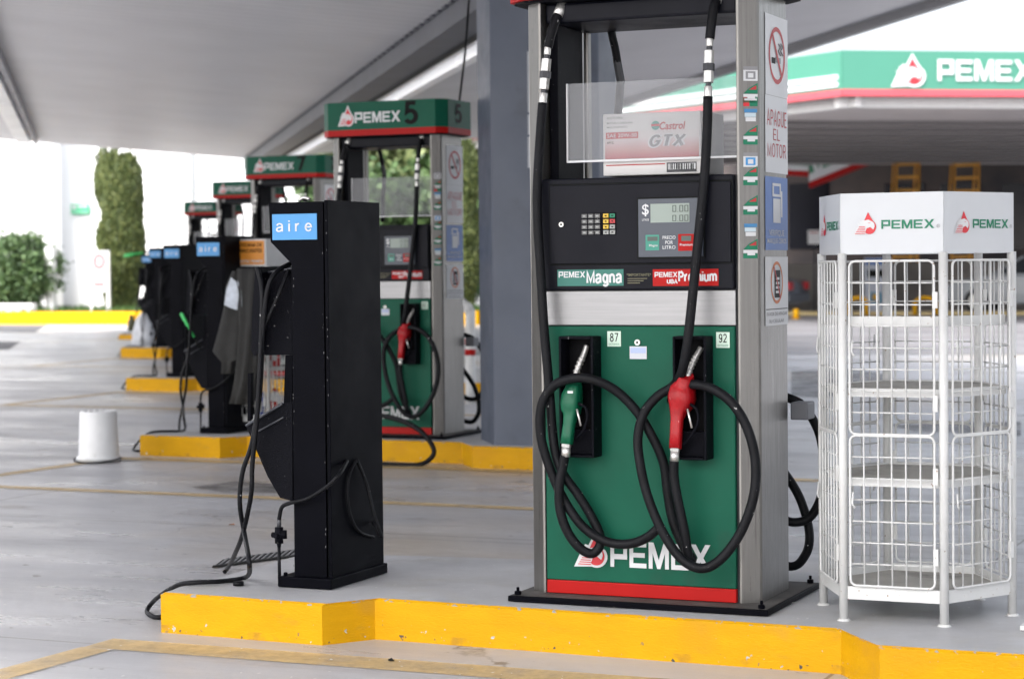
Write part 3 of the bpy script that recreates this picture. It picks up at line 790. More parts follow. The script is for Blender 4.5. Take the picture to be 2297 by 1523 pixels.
    hose([(1588, 218, f-.03), (1586, 300, f-.045), (1580, 400, f-.055), (1568, 520, f-.075), (1556, 640, f-.10), (1543, 760, f-.13), (1530, 832, f-.11), (1510, 866, f-.065), (1476, 888, f-.075), (1445, 925, f-.10),
          (1431, 980, f-.12), (1436, 1040, f-.14), (1452, 1110, f-.15), (1480, 1180, f-.155), (1515, 1238, f-.155), (1550, 1268, f-.15), (1588, 1272, f-.14), (1630, 1240, f-.13), (1668, 1180, f-.12), (1692, 1105, f-.11),
          (1694, 1030, f-.10), (1676, 960, f-.10), (1643, 905, f-.10), (1598, 872, f-.10), (1552, 862, f-.09), (1522, 868, f-.07), (1505, 900, f-.03)])
    hose([(1484, 1176, f-.115), (1450, 1206, f-.11), (1405, 1220, f-.10), (1355, 1212, f-.10), (1305, 1178, f-.105), (1262, 1115, f-.105), (1230, 1040, f-.115), (1212, 970, f-.125), (1216, 905, f-.13), (1244, 864, f-.13), (1290, 848, f-.135), (1335, 853, f-.13),
          (1384, 878, f-.10), (1430, 925, f-.08), (1466, 985, f-.07), (1489, 1040, f-.06), (1497, 1100, f-.06), (1510, 1170, f-.07), (1535, 1228, f-.08), (1552, 1252, f-.09), (1545, 1252, f-.105), (1535, 1190, f-.12), (1520, 1120, f-.125), (1512, 1070, f-.125), (1512, 1034, f-.125)])
    # hose fittings up top (breakaways)
    for xa, ya, xb, yb in ((1229, 104, 1217, 236), (1592, 84, 1588, 222)):
        b = MB()
        def pq(s_, dy=0): return P(xa+(xb-xa)*s_, ya+(yb-ya)*s_, y=f-.012-.02*s_)
        for s0, s1, r_, m_, sg in ((0, .15, .0125, chrome, 14), (.15, .22, .011, darksteel, 14), (.22, .45, .0185, chrome, 8), (.43, .55, .0215, darksteel, 6), (.55, .74, .0185, chrome, 8), (.74, .80, .010, darksteel, 12), (.80, 1.0, .0145, chrome, 14)):
            b.cyl(pq(s0), pq(s1), r_, m_, seg=sg, smooth=sg > 8)
        b.build('breakaway_coupling', t, .001)
    b = MB()
    for x0, y0, x1, y1 in ((1262, 8, 1251, 36), (1610, -20, 1607, 6)): b.cyl(P(x0, y0, y=f+.045), P(x1, y1, y=f+.02), .019, chrome, seg=10)
    b.cyl(P(1262, 8, y=f+.045), P(1262, 8, y=f+.045)+Vector((0, .03, .05)), .024, darksteel); b.cyl(P(1612, -20, y=f+.045), P(1612, -20, y=f+.045)+Vector((0, .03, .05)), .024, darksteel)
    b.build('hose_outlet', t)
    # top beam, black conduit box, rear post
    b = MB()
    b.box(XL+.002, XR-.0, YF+.03, 7.49, 2.262, ZT, cab)
    b.build('top_beam', t, .01)
    b = MB(); b.box(XL+.003, -2.928, YF+.06, 7.40, zc1, 2.262, blackrough); b.box(-2.935, -2.916, 7.42, 7.46, zc1, 2.262, steel)
    b.build('conduit_box', t, .006)
    # header
    b = MB(); hx0, hx1, hy0, hy1 = XL-.135, SX+.065, YF-.045, 7.57; c = .07
    fp = [(hx0+c, hy0), (hx1-c, hy0), (hx1, hy0+c), (hx1, hy1-c), (hx1-c, hy1), (hx0+c, hy1), (hx0, hy1-c), (hx0, hy0+c)]
    b.prism([(x, y, ZT+.052) for x, y in fp], (0, 0, .20), hgreen)
    b.prism([(x, y, ZT+.008) for x, y in fp], (0, 0, .044), red)
    ins = [(x+(.012 if x < -2.6 else -.012), y+(.012 if y < 7.3 else -.012)) for x, y in fp]
    b.prism([(x, y, ZT+.0) for x, y in ins], (0, 0, .008), blackrough)
    hd = b.build('header', t, .004)
    b = MB(); FH = Fr((hx0, hy0, ZT+.052), (1, 0, 0)); wH = hx1-hx0
    b.emblem(FH, (.165*wH, .035, .275*wH, .16), emred, white, white, .002)
    b.build('emblem', hd, fix=False); b = MB()
    b.word(FH, (.29*wH, .048, .655*wH, .125), white, .003)
    b.build('lettering', hd, fix=False)
    hdn = number_mesh(number, hd, FH, wH, hx1, hy0, c)
    # acrylic advertising panel
    b = MB(); FA = Fr((0, YF+.03, 0), (1, 0, 0)); r = FA.box(1272, 183, 1659, 366)
    r2 = (r[0], r[1], XR-.001, FA.px(1500, 178)[1])
    b.fbox(FA, r2[0]+.006, r2[1]+.008, r2[2], r2[3], -.005, 0, acrylic)
    b.fbox(FA, r2[0]+.006, r2[1], r2[2], r2[1]+.0075, -.007, .003, white)
    b.fbox(FA, r2[0], r2[1], r2[0]+.0055, r2[3], -.007, .003, mat('acrylic_edge', (.45, .45, .46), .4))
    b.build('acrylic_panel', t)
    # rear side: boots, nozzles' hoses
    b = MB(); yb = 7.503
    b.box(XL+.01, XR-.01, yb, yb+.015, .19, 1.10, green); b.box(XL+.01, XR-.01, yb, yb+.015, 1.11, 1.68, cab)
    b.build('rear_panel', t, .003)
    for x0 in (-2.90, -2.36):
        b = MB(); b.box(x0, x0+.14, yb+.015, yb+.12, .80, 1.1, mat('boot_grey', (.12, .125, .14), .5)); b.build('rear_nozzle_boot', t, .008)
    b = MB(); b.box(-2.157, -2.09, 7.50, 7.60, .80, .865, mat('boot_grey', (0, 0, 0))); b.build('rear_bracket', t, .006)
    hose([(1500, 800, 7.62), (1640, 850, 7.64), (1770, 893, 7.66), (1805, 915, 7.67), (1835, 965, 7.68), (1848, 1030, 7.68), (1845, 1100, 7.69), (1825, 1150, 7.69), (1795, 1170, 7.68), (1750, 1160, 7.66), (1660, 1090, 7.64)], 'rear_hose')
    hose([(1650, 930, 7.62), (1720, 1010, 7.65), (1780, 1090, 7.69), (1806, 1150, 7.7), (1816, 1205, 7.7), (1806, 1245, 7.7), (1775, 1270, 7.7), (1700, 1250, 7.68)], 'rear_hose')
    b = MB(); y_ = 7.49
    b.tube(smooth([P(x, y, y=yy) for x, y, yy in ((1368, 50, y_), (1373, 80, y_+.03), (1380, 110, y_+.04), (1385, 140, y_+.05))], 5), .016, rubber)
    b.tube(smooth([P(x, y, y=yy) for x, y, yy in ((1392, 184, y_+.06), (1386, 260, y_+.08), (1378, 390, y_+.1))], 5), .016, rubber)
    b.cyl(P(1384, 136, y=y_+.05), P(1393, 186, y=y_+.06), .017, darksteel, seg=8, smooth=False)
    b.build('rear_hose', t)
    return t
def smooth2(pl):
    return [(p.x, p.y) for p in smooth([Vector((a, b_, 0)) for a, b_ in pl], 4)]
def ring(b, fr, cx, cy, r1, r0, m, o, n=32, sx=1.0):
    b.add([fr.at(cx+math.cos(2*math.pi*k/n)*r*sx, cy+math.sin(2*math.pi*k/n)*r, o) for r in (r1, r0) for k in range(n)],
          [(k, (k+1) % n, n+(k+1) % n, n+k) for k in range(n)], m)
def bar(b, fr, cx, cy, r, an, w, m, o):
    d = Vector((math.cos(an), math.sin(an))); n = Vector((-d.y, d.x))*w/2
    c = Vector((cx, cy)); b.fpoly(fr, [tuple(c+d*r*s+n*q) for s, q in ((-1, -1), (1, -1), (1, 1), (-1, 1))], m, o)
def number_mesh(number, hd, FH, wH, hx1, hy0, c):
    b = MB()
    b.stroke(FH, number, (.69*wH, .03, .69*wH+.10*len(number), .185), ink, .2, .003)
    nb = b.build('number', hd, fix=False); b = MB()
    F3 = Fr((hx1, hy0+c, FH.o.z), (0, 1, 0))
    b.stroke(F3, number, (.12, .04, .12+.10*len(number), .17), ink, .2, .003)
    return nb, b.build('side_number', hd, fix=False)

p1 = pump('3')
LP = ['nearest fuel pump, green and red nozzles hanging in looped black hoses',
      'green-headed fuel pump marked 5 on the second island beside the blue-grey column',
      'fuel pump marked 7, its green header just left of the pump marked 5',
      'fuel pump whose small green header is just left of the pump marked 7',
      'farthest fuel pump, tiny green header left of all the others']
p1['label'] = LP[0]
NUM = [None, '5', '7', '9', '11']
for i in range(1, 5):
    c = copy_tree(p1); c.location = Vector(p1.location)+off(i)+Vector(((0, .085, .04, .08, -.10)[i], 0, 0)); c['label'] = LP[i]
    hd = [o for o in c.children if o.name.startswith('header')][0]
    old = [o for o in hd.children if o.name.startswith('number')][0]
    hx0, hx1, hy0 = XL-.135, SX+.065, YF-.045
    b_ = number_mesh(NUM[i], bpy.data.objects[[o.name for o in p1.children if o.name.startswith('header')][0]], Fr((hx0, hy0, ZT+.052), (1, 0, 0)), hx1-hx0, hx1, hy0, .07)
    old.data = b_[0].data
    [o for o in hd.children if o.name.startswith('side_number')][0].data = b_[1].data
    bpy.data.objects.remove(b_[0]); bpy.data.objects.remove(b_[1])

pump5 = [o for o in bpy.data.objects if o.get('label') == LP[1]][0]
pump5['_o'] = tuple(pump5.location)
b = MB()
b.tube(smooth([P(x, y, y=yy) for x, y, yy in ((800, 905, 13.38), (840, 927, 13.3), (900, 943, 13.2), (945, 968, 13.12), (970, 1000, 13.1), (971, 1022, 13.1), (945, 1041, 13.06), (900, 1043, 13.04), (830, 1039, 13.02), (760, 1030, 13.1), (720, 1000, 13.3))], 6), .018, rubber, 10)
b.build('hose', pump5)
# carton of oil standing on the nearest pump
t = thing('cardboard_box', (-2.55, 7.25, 1.70), 'white and red motor oil carton behind the clear panel of the nearest pump', 'cardboard box')
FB = Fr((0, YF+.05, 0), (1, 0, 0)); bx = FB.box(1353, 248, 1572, 396)
cw = mat('carton_white', (.62, .61, .60), .6, var=.05, vscale=5); cr = mat('carton_red', (.45, .03, .03), .55)
b = MB(); zt_ = bx[3]
b.box(bx[0], bx[2], YF+.05, 7.40, 1.701, zt_, cw); b.build('carton', t, .004)
b = MB()
def gradient_red():
    m = bpy.data.materials.new('printed_red_fade'); m.use_nodes = True; nt = m.node_tree; b_ = nt.nodes['Principled BSDF']; b_.inputs['Roughness'].default_value = .5
    tc = nt.nodes.new('ShaderNodeTexCoord'); sp = nt.nodes.new('ShaderNodeSeparateXYZ'); nt.links.new(tc.outputs['Generated'], sp.inputs[0])
    cr_ = nt.nodes.new('ShaderNodeValToRGB'); nt.links.new(sp.outputs['Z'], cr_.inputs[0])
    cr_.color_ramp.elements[0].color = (.46, .03, .035, 1); cr_.color_ramp.elements[1].color = (.62, .58, .57, 1); cr_.color_ramp.elements[1].position = .8
    nt.links.new(cr_.outputs[0], b_.inputs['Base Color']); return m
b.frect(FB, FB.box(1358, 290, 1568, 362), gradient_red(), .002)
b.build('printed_band', t, fix=False)
b = MB()
b.ftext(FB, 'Castrol', FB.box(1480, 272, 1538, 292), cr, .003, .02, shear=.2)
FG = Fr(FB.o, FB.u, FB.v)
FG.v = Vector((.28, 0, 1)); g_ = FB.box(1456, 302, 1532, 329); sh = -.28*g_[1]
g_ = (g_[0]+sh, g_[1], g_[2]+sh, g_[3])
b.stroke(FG, 'GTX', g_, mat('gtx_outline', (.62, .62, .63), .5), .42, .003, gap=.2)
b.stroke(FG, 'GTX', g_, greyink, .2, .0045, gap=.2)
ccx, ccy = FB.px(1471, 282); ring(b, FB, ccx, ccy, .016, .0, mat('roundel_green', (.05, .3, .25), .5), .003); b.frect(FB, (ccx-.016, ccy-.003, ccx+.016, ccy+.005), emred, .004)
for s_, x0, y0, x1, y1 in (('ACEITE PARA', 1362, 262, 1398, 269), ('MOTOR A GASOLINA', 1362, 273, 1420, 280), ('MULTIGRADO', 1362, 283, 1408, 289)):
    b.ftext(FB, s_, FB.box(x0, y0, x1, y1), greyink, .003, .01)
b.frect(FB, FB.box(1360, 296, 1432, 313), cr, .003); b.ftext(FB, 'SAE 20W-50', FB.box(1363, 299, 1429, 310), white, .004, .01)
b.ftext(FB, 'API SL', FB.box(1362, 318, 1378, 324), ink, .003, .01)
b.frect(FB, FB.box(1360, 369, 1492, 371), red, .002)
b.frect(FB, FB.box(1496, 363, 1563, 387), darksteel, .002); b.frect(FB, FB.box(1499, 366, 1561, 381), white, .003)
rr = random.Random(3); x = 1501
while x < 1558:
    w = rr.choice((1, 1.6, 2.4)); b.frect(FB, FB.box(x, 367, x+w, 380), ink, .004); x += w+rr.choice((1.2, 2, 2.8))
b.build('lettering', t, fix=False)

# ------------------------------------------------------------------ air post
YA = 7.03
FA_ = Fr((0, YA, 0), (1, 0, 0))
def air_post():
    t = thing('air_post', (-3.93, 7.23, .15), '', 'air dispenser', 'black air and water posts in a receding row')
    def q(x, y, yy=YA): return P(x, y, y=yy)
    b = MB(); b.box(-4.052, -3.818, 6.995, 7.47, .156, .196, black)
    for x, y in ((-4.03, 7.02), (-3.84, 7.45), (-4.03, 7.45)): b.cyl((x, y, .196), (x, y, .21), .009, black, seg=6, smooth=False)
    b.build('base_plate', t, .004)
    b = MB()
    prof = [(603, 455), (724, 452), (733, 1288), (661, 1290), (654, 592), (607, 543)]
    pr = [q(*p) for p in prof]; pr[2].z = .196; pr[3].z = .196
    b.prism(pr, (0, .40, 0), black)
    bd = b.build('cabinet', t, .004)
    xs0, xs1 = q(733, 900).x, q(741, 900).x
    b = MB(); zt_ = q(730, 451).z
    b.prism([(xs0+.001, YA-.004, .196), (xs1, YA-.004, .196), (xs1, YA+.43, .196), (xs0+.001, YA+.43, .196)], (0, 0, zt_-.196+.003), black)
    sp = b.build('side_panel', t, .0025)
    b = MB()
    b.prism([(q(722, 900).x, YA+.012, .197), (xs0+.002, YA+.012, .197), (xs0+.002, YA+.05, .197), (q(722, 900).x, YA+.05, .197)], (0, 0, zt_-.2), ink)
    b.build('seam', t)
    b = MB(); r = FA_.box(612, 479, 711, 539)
    b.fbox(FA_, *r, 0, .003, cyan)
    lb = b.build('label_plate', bd)
    b = MB(); b.stroke(FA_, 'aire', FA_.box(621, 494, 701, 520), white, .13, .0045, gap=.42); b.build('lettering', bd, fix=False)
    b = MB()    # top fitting
    b.tube(smooth([q(672, 450, YA+.1), q(682, 444, YA+.1), q(695, 448, YA+.1)], 4), .007, chrome, 8); b.cyl(q(684, 452, YA+.12), q(684, 441, YA+.12), .009, darksteel); b.build('top_fitting', t)
    b = MB(); ra_ = random.Random(4); ch_ = mat('chip_pale', (.10, .10, .105), .7)
    for k in range(34):
        e_ = ra_.choice((0, 1, 2, 2)); yy_ = ra_.uniform(470, 1270)
        cx_ = (724, 733, 657)[e_]+(yy_-450)/840*(8 if e_ < 2 else 3)-(6 if e_ == 2 and yy_ < 600 else 0)
        if e_ == 2 and yy_ < 610: continue
        w_ = ra_.uniform(.0006, .0014); h_ = ra_.uniform(.001, .0045); c_ = FA_.px(cx_+ra_.uniform(-1.2, 1.2)+(1.5 if e_ == 2 else 0), yy_)
        b.frect(FA_, (c_[0]-w_, c_[1]-h_, c_[0]+w_, c_[1]+h_), ch_, .0052)
    ps_ = FA_.px(656, 600); pe_ = FA_.px(725, 600); b.frect(FA_, (ps_[0], ps_[1]-.001, pe_[0], pe_[1]+.001), ink, .001)
    c2 = b.build('paint_chips', t, fix=False); c2['kind'] = 'stuff'
    # hose housing on the left
    b = MB()
    b.prism([q(x, y, YA+.05) for x, y in ((592, 612), (655, 602), (655, 796), (596, 797), (588, 780))], (0, .26, 0), blackrough)
    b.tube([q(x, y, YA+.048) for x, y in ((592, 612), (655, 602))], .004, mat('grey_black_rim', (.035, .038, .048), .4), 8)
    b.build('hose_housing', t, .006)
    b = MB()
    b.prism([q(x, y, YA+.05) for x, y in ((640, 797), (655, 797), (655, 905), (636, 912))], (0, .22, 0), black)
    b.build('bracket', t, .003)
    b = MB()
    b.prism([q(x, y, YA+.0) for x, y in ((573, 602), (584, 598), (588, 612), (586, 720), (579, 790), (571, 799), (563, 786), (566, 690))], (0, .33, 0), blackrough)
    b.prism([q(x, y, YA+.01) for x, y in ((556, 838), (563, 836), (562, 940), (555, 946))], (0, .02, 0), black)
    b.build('hose_guard', t, .004)
    b = MB()
    b.prism([q(x, y, YA+.02) for x, y in ((552, 956), (632, 905), (656, 900), (656, 1124), (628, 1116), (600, 1068))], (0, .28, 0), blackrough)
    rim_ = mat('grey_black_rim', (.035, .038, .048), .4)  # rim tubes in a greyer tone than the black body
    b.tube([q(x, y, YA+.014) for x, y in ((552, 955), (634, 905))], .006, rim_, 8); b.tube([q(x, y, YA+.016) for x, y in ((580, 967), (636, 936))], .004, rim_, 8)
    b.build('squeegee_bin', t, .005)
    # hoses
    r_ = .0095
    b = MB(); gpt = lambda x, y, z: P(x, y, z=z)
    pa = [q(650, 592, YA+.1), q(618, 612, YA+.0), q(600, 650, YA-.03), q(590, 740, YA-.04), q(583, 880, YA-.04), q(566, 990, YA-.04), q(544, 1060, YA-.04), q(538, 1130, YA-.03), q(549, 1200, YA-.0), gpt(559, 1262, .30), gpt(553, 1293, .168), gpt(500, 1303, .166), gpt(440, 1306, .168), gpt(398, 1312, .15), gpt(360, 1335, .09), gpt(338, 1355, .03), gpt(330, 1372, .010), gpt(345, 1383, .010), gpt(362, 1384, .010)]
    b.tube(smooth(pa, 6), r_, rubber, 9)
    b.build('air_hose', t)
    b = MB()
    pb = [q(577, 600, YA-.02), q(588, 660, YA-.03), q(584, 800, YA-.05), q(577, 930, YA-.06), q(566, 1040, YA-.06), q(563, 1110, YA-.05), q(545, 1195, YA+.05), q(528, 1240, YA+.3), gpt(512, 1272, .04), gpt(503, 1283, .008)]
    b.tube(smooth(pb, 6), r_, rubber, 9)
    b.tube(smooth([q(647, 606, YA+.04), q(630, 650, YA-.01), q(608, 700, YA-.02), q(592, 735, YA-.03)], 5), r_*.8, rubber, 8)
    b.build('water_hose', t)
    b = MB()
    b.tube(smooth([P(778, 1034, x=xs1+.004), q(762, 1062, YA-.03), q(735, 1090, YA-.05), q(690, 1118, YA-.04), q(650, 1128, YA-.03), q(632, 1138, YA-.02), q(626, 1165, YA-.01)], 6), .008, rubber, 9)
    b.build('feed_pipe', t)
    b = MB()
    vx = -4.075
    def vz(y): return q(626, y, YA-.01)
    b.cyl(vz(1160), vz(1185), .008, darksteel); b.cyl(vz(1182), vz(1218), .017, blackrough, seg=8); b.cyl(vz(1215), vz(1228), .012, blackrough, r1=.006)
    c_ = vz(1200); b.cyl(c_+Vector((-.03, 0, 0)), c_+Vector((.026, 0, 0)), .011, blackrough, seg=8); b.cyl(c_+Vector((0, -.03, 0)), c_, .010, blackrough, seg=6)
    b.cyl(c_+Vector((.022, 0, -.012)), c_+Vector((.022, 0, .02)), .012, blackrough, seg=8)
    lo = vz(1226); b.cyl(lo, Vector((lo.x, lo.y, .156)), .0065, rubber)
    b.build('valve', t)
    b = MB()
    lp = [(800, 1030), (826, 1092), (841, 1150), (855, 1204), (840, 1178)]
    b.tube(smooth([P(800, 1030, x=xs1+.01), P(822, 1085, x=xs1+.03), P(838, 1150, x=xs1+.06), P(855, 1203, x=xs1+.08), P(840, 1176, x=xs1+.05), P(838, 1172, x=xs1+.01)], 5), .007, rubber, 8)
    b.tube(smooth([P(x, y, x=xs1+.009) for x, y in ((802, 1030), (787, 1055), (779, 1100), (786, 1155), (806, 1192), (838, 1204))], 5), .006, rubber, 8)  # second tube draws the cable's dark shadow on the side panel
    b.build('side_cable_and_shadow', t)
    return t
a1 = air_post()
LA = ['nearest tall black air post with blue label, on the end of the foreground island',
      'second black air post with blue label, left of the orange sign and hanging jacket',
      'third black air post, third blue label counting from the front',
      'fourth black air post, its small blue label left of the third',
      'farthest air post, mostly hidden, leftmost corner of blue label in the row']
a1['label'] = LA[0]
for i in range(1, 5):
    c = copy_tree(a1); c.location = Vector(a1.location)+off(i); c['label'] = LA[i]

# ------------------------------------------------------------------ wire racks
def rack(bc, s, label, orange_sign=False, goods=None, zb=.15):
    """hexagonal rack; bc = front-left corner (x,y); s = side"""
    cx, cy = bc[0]+s/2, bc[1]+s*math.sqrt(3)/2
    V_ = [(cx+s*math.cos(R(240+60*k)), cy+s*math.sin(R(240+60*k))) for k in range(6)]   # B, C, D, E, F, A
    V_[5] = (V_[5][0]+.020*s/.345, V_[5][1]+.0); V_[4] = (V_[4][0]+.01*s/.345, V_[4][1])
    t = thing('wire_rack', (cx, cy, zb), label, 'display rack', 'white wire display racks')
    z0 = zb
    rl = .0155*s/.345
    for x, y in V_:
        b = MB(); b.cyl((x, y, z0+.008), (x, y, z0+1.26), rl, wpaint, seg=14); b.cyl((x, y, z0), (x, y, z0+.010), rl*1.7, wpaint, r1=rl*1.15, seg=14); b.build('leg', t)
    for k in range(6):
        a, c = Vector((*V_[k], 0)), Vector((*V_[(k+1) % 6], 0)); u = (c-a).normalized(); fr = Fr((a.x, a.y, z0), u); s_full = s; s = (c-a).length
        b = MB(); m_ = wband; off_ = .003
        b.fbox(fr, -.002, 1.256, s+.002, 1.462, off_, .004+off_, m_)
        if orange_sign and k == 0: b.fbox(fr, .012, 1.27, s-.012, 1.45, .008, .012, orange)
        pn = b.build('fascia_panel', t)
        b = MB()
        if not orange_sign:
            ks = s/.345
            b.emblem(fr, (.045*ks, 1.322, .122*ks, 1.398), emred, white, None, off_+.005); b.build('emblem', pn, fix=False); b = MB()
            b.word(fr, (.138*ks, 1.340, .318*ks, 1.370), dkgreen, off_+.006)
            ring(b, fr, .331*ks, 1.347, .006, .0045, greyink, off_+.006, 12); b.ftext(fr, 'R', (.3285*ks, 1.344, .3335*ks, 1.350), greyink, off_+.006)
        elif k == 0:
            b.ftext(fr, 'MEXICANA DE', (.03, 1.405, s-.03, 1.432), ink, .014, .02); b.ftext(fr, 'LUBRICANTES', (.03, 1.36, s-.03, 1.39), ink, .014, .02)
            b.ftext(fr, 'ACEITES PEMEX', (.02, 1.285, s-.02, 1.305), white, .014, .02)
        if b.v: b.build('lettering', pn, fix=False)
        # bottom and top rails
        b = MB(); b.fbox(fr, .01, .078, s-.01, .122, -.004, .004, wpaint); b.build('rail', t)
        # wire doors
        for d0, d1, nh in ((.645, 1.232, 7), (.128, .640, 6)):
            b = MB(); o_ = .015; rw = .0043; w = .0030
            a0, a1_ = .028, s-.028
            cr_ = .02; loop = []
            for (ccx, ccy, st) in ((a1_-cr_, d1-cr_, 0), (a0+cr_, d1-cr_, 90), (a0+cr_, d0+cr_, 180), (a1_-cr_, d0+cr_, 270)):
                for j in range(4): an = R(st+j*30); loop.append(fr.at(ccx+cr_*math.cos(an), ccy+cr_*math.sin(an), o_))
            b.tube(loop, rw, wpaint, 8, closed=True)
            nv = 6
            for j in range(1, nv):
                x = a0+(a1_-a0)*j/nv; b.tube([fr.at(x, d0, o_), fr.at(x+random.uniform(-.002, .002), d1, o_)], w, wpaint, 6)
            for j in range(1, nh+1):
                z = d0+(d1-d0)*j/(nh+1); b.tube([fr.at(a0, z, o_-.005), fr.at(a1_, z+random.uniform(-.002, .002), o_-.005)], w, wpaint, 6)
            for z in (d0+.08, d1-.16): b.fbox(fr, a1_-.004, z, a1_+.012, z+.055, o_-.006, o_+.006, wpaint)
            if k != 3: b.tube([fr.at(a0+.012, d0+.32, o_+.008), fr.at(a0+.010, d0+.28, o_+.012), fr.at(a0+.02, d0+.265, o_+.01)], .0035, wpaint, 6)
            b.build('wire_door', t)
        s = s_full
    shelfm = mat('shelf_surface', (.40, .385, .35), .6, var=.2, vscale=8, dirt=.4, dirtcol=(.12, .11, .1), bump=.2, bscale=50)
    for z in (1.01, .79, .485, .095):
        b = MB(); k_ = .93
        pts = [(cx+(x-cx)*k_, cy+(y-cy)*k_, z0+z) for x, y in V_]
        if z == 1.01:                                     # only a flat rail round the top
            for j in range(6):
                a, c = Vector(pts[j]), Vector(pts[(j+1) % 6])
                if j in (0, 1, 5): fr2 = Fr(a, c-a); b.fbox(fr2, 0, 0, (c-a).length, .034, -.003, .003, wpaint)
        else:
            b.prism(pts, (0, 0, .004), shelfm)
            for j in range(6):
                a, c = Vector(pts[j]), Vector(pts[(j+1) % 6]); fr2 = Fr(a, c-a); b.fbox(fr2, 0, -.020, (c-a).length, .009, .001, .005, wpaint)
        b.build('shelf', t)
    if goods: goods(t, cx, cy, z0)
    return t
rack((-1.829, 7.006), .345, 'empty white hexagonal wire rack with white fascia right of the nearest pump')
rr_ = P(530, 968, z=.15)
r2 = rack((rr_.x, rr_.y), .285, 'white wire rack with an orange sign and red bottles inside, behind the nearest air post', True)
# bottles standing on the shelves of the second rack
def bottle_rows():
    o = Vector(r2['_o']); n = 0
    bm = {}
    mc = {'red': (.5, .02, .02), 'blue': (.03, .07, .35), 'yellow': (.7, .4, .02), 'white': (.6, .6, .6)}
    for z, cols in ((.801, ('red', 'red', 'red', 'red', 'red')), (.496, ('red', 'white', 'red', 'white', 'red')), (.106, ('white', 'white', 'blue', 'white', 'white'))):
        for j, c_ in enumerate(cols):
            x = o.x-.14+j*.068; y = o.y-.10+(j % 2)*.07; zz = o.z+z
            b = MB(); m_ = mat('bottle_'+c_, mc[c_], .4)
            b.loft([(x, y, zz), (x, y, zz+.005), (x, y, zz+.15), (x, y, zz+.18), (x, y, zz+.195)], [(.024, .018), (.027, .02), (.027, .02), (.018, .015), (.009, .009)], m_, 10, 4)
            b.cyl((x, y, zz+.194), (x, y, zz+.215), .012, white if c_ != 'white' else red, seg=10)
            b.frect(Fr((x, y-.021, zz), (1, 0, 0)), (-.018, .04, .018, .12), white if c_ != 'white' else red, .0)
            t = b.build('oil_bottle', loc=(x, y, zz))
            sh = {.801: 'upper', .496: 'middle', .106: 'lowest'}[z]
            tag(t, '%s oil bottle on the %s shelf of the rack with the orange sign' % (c_, sh), 'oil bottle', 'oil bottles standing in the wire rack')
bottle_rows()

# jacket hanging on that rack
cloth = mat('dark_grey_cloth', (.022, .022, .021), .85, var=.25, vscale=12, bump=.4, bscale=60)
reflect = mat('pale_reflective_cloth', (.50, .55, .62), .5, var=.3, vscale=20)
yj = 13.38
t = thing('jacket', P(560, 605, y=yj), 'dark grey work jacket with pale shoulder patch hanging on the rack with the orange sign', 'jacket')
def ringloft(b, rows, m, seg=28, folds=5, ph=0.0, amp=.16):
    base = len(b.v); k = b.mi(m); n = len(rows)
    for (x0, x1, y, dep) in rows:
        a, c = P(x0, y, y=yj), P(x1, y, y=yj); ce = (a+c)/2; hw = (c-a).length/2
        for j in range(seg):
            an = 2*math.pi*j/seg; f = 1+amp*math.sin(folds*an+ph+y*.012)
            b.v.append(ce+Vector((math.cos(an)*hw*(1+.3*(f-1)), math.sin(an)*dep*f, 0)))
    for i in range(n-1):
        for j in range(seg):
            j2 = (j+1) % seg; b.f.append((base+i*seg+j, base+i*seg+j2, base+(i+1)*seg+j2, base+(i+1)*seg+j)); b.m.append(k); b.sm.append(True)
    b.f.append(tuple(base+j for j in range(seg))); b.m.append(k); b.sm.append(False)
    b.f.append(tuple(base+(n-1)*seg+j for j in range(seg))); b.m.append(k); b.sm.append(False)
b = MB(); ringloft(b, [(535, 582, 602, .03), (528, 590, 612, .05), (532, 590, 650, .065), (538, 588, 720, .07), (538, 584, 790, .075), (532, 580, 850, .08), (526, 576, 880, .08), (518, 566, 905, .06)], cloth, folds=6, amp=.28); b.build('body', t)
b = MB(); ringloft(b, [(522, 540, 608, .03), (508, 545, 640, .045), (502, 545, 690, .05), (490, 545, 740, .055), (477, 545, 788, .06), (492, 548, 805, .055), (500, 528, 812, .045), (498, 524, 838, .035)], cloth, folds=4, ph=1, amp=.2); b.build('sleeve', t)
b = MB()
fr = Fr((0, yj-.065, 0), (1, 0, 0)); b.fpoly(fr, [fr.px(*p) for p in ((518, 622), (530, 632), (536, 660), (532, 695), (520, 692), (503, 684), (508, 650))], reflect); b.fpoly(fr, [fr.px(*p) for p in ((532, 628), (542, 650), (542, 690), (538, 668))], reflect, .0); b.build('shoulder_patch', t, fix=False)

# green squeegees
sqg = mat('green_plastic', (.06, .55, .14), .4)
for a_, c_, yy, lab in (((406, 702), (436, 757), 13.5, 'bright green squeegee handle sticking out of the bin of the second air post'), ((278, 574), (322, 567), 26.6, 'pale green squeegee handle poking out left beside the far air posts')):
    b = MB(); p, q_ = P(*a_, y=yy), P(*c_, y=yy); k = (p-CAM).length/16
    b.tube([p, p.lerp(q_, .06), p.lerp(q_, .5), p.lerp(q_, .52), q_], [.008*k, .014*k, .014*k, .009*k, .009*k], sqg, 10)
    e = q_+(q_-p).normalized()*.10; b.tube([q_, e], .007*k, ink, 8)
    t = b.build('squeegee', loc=q_); tag(t, lab, 'squeegee', 'green squeegees')

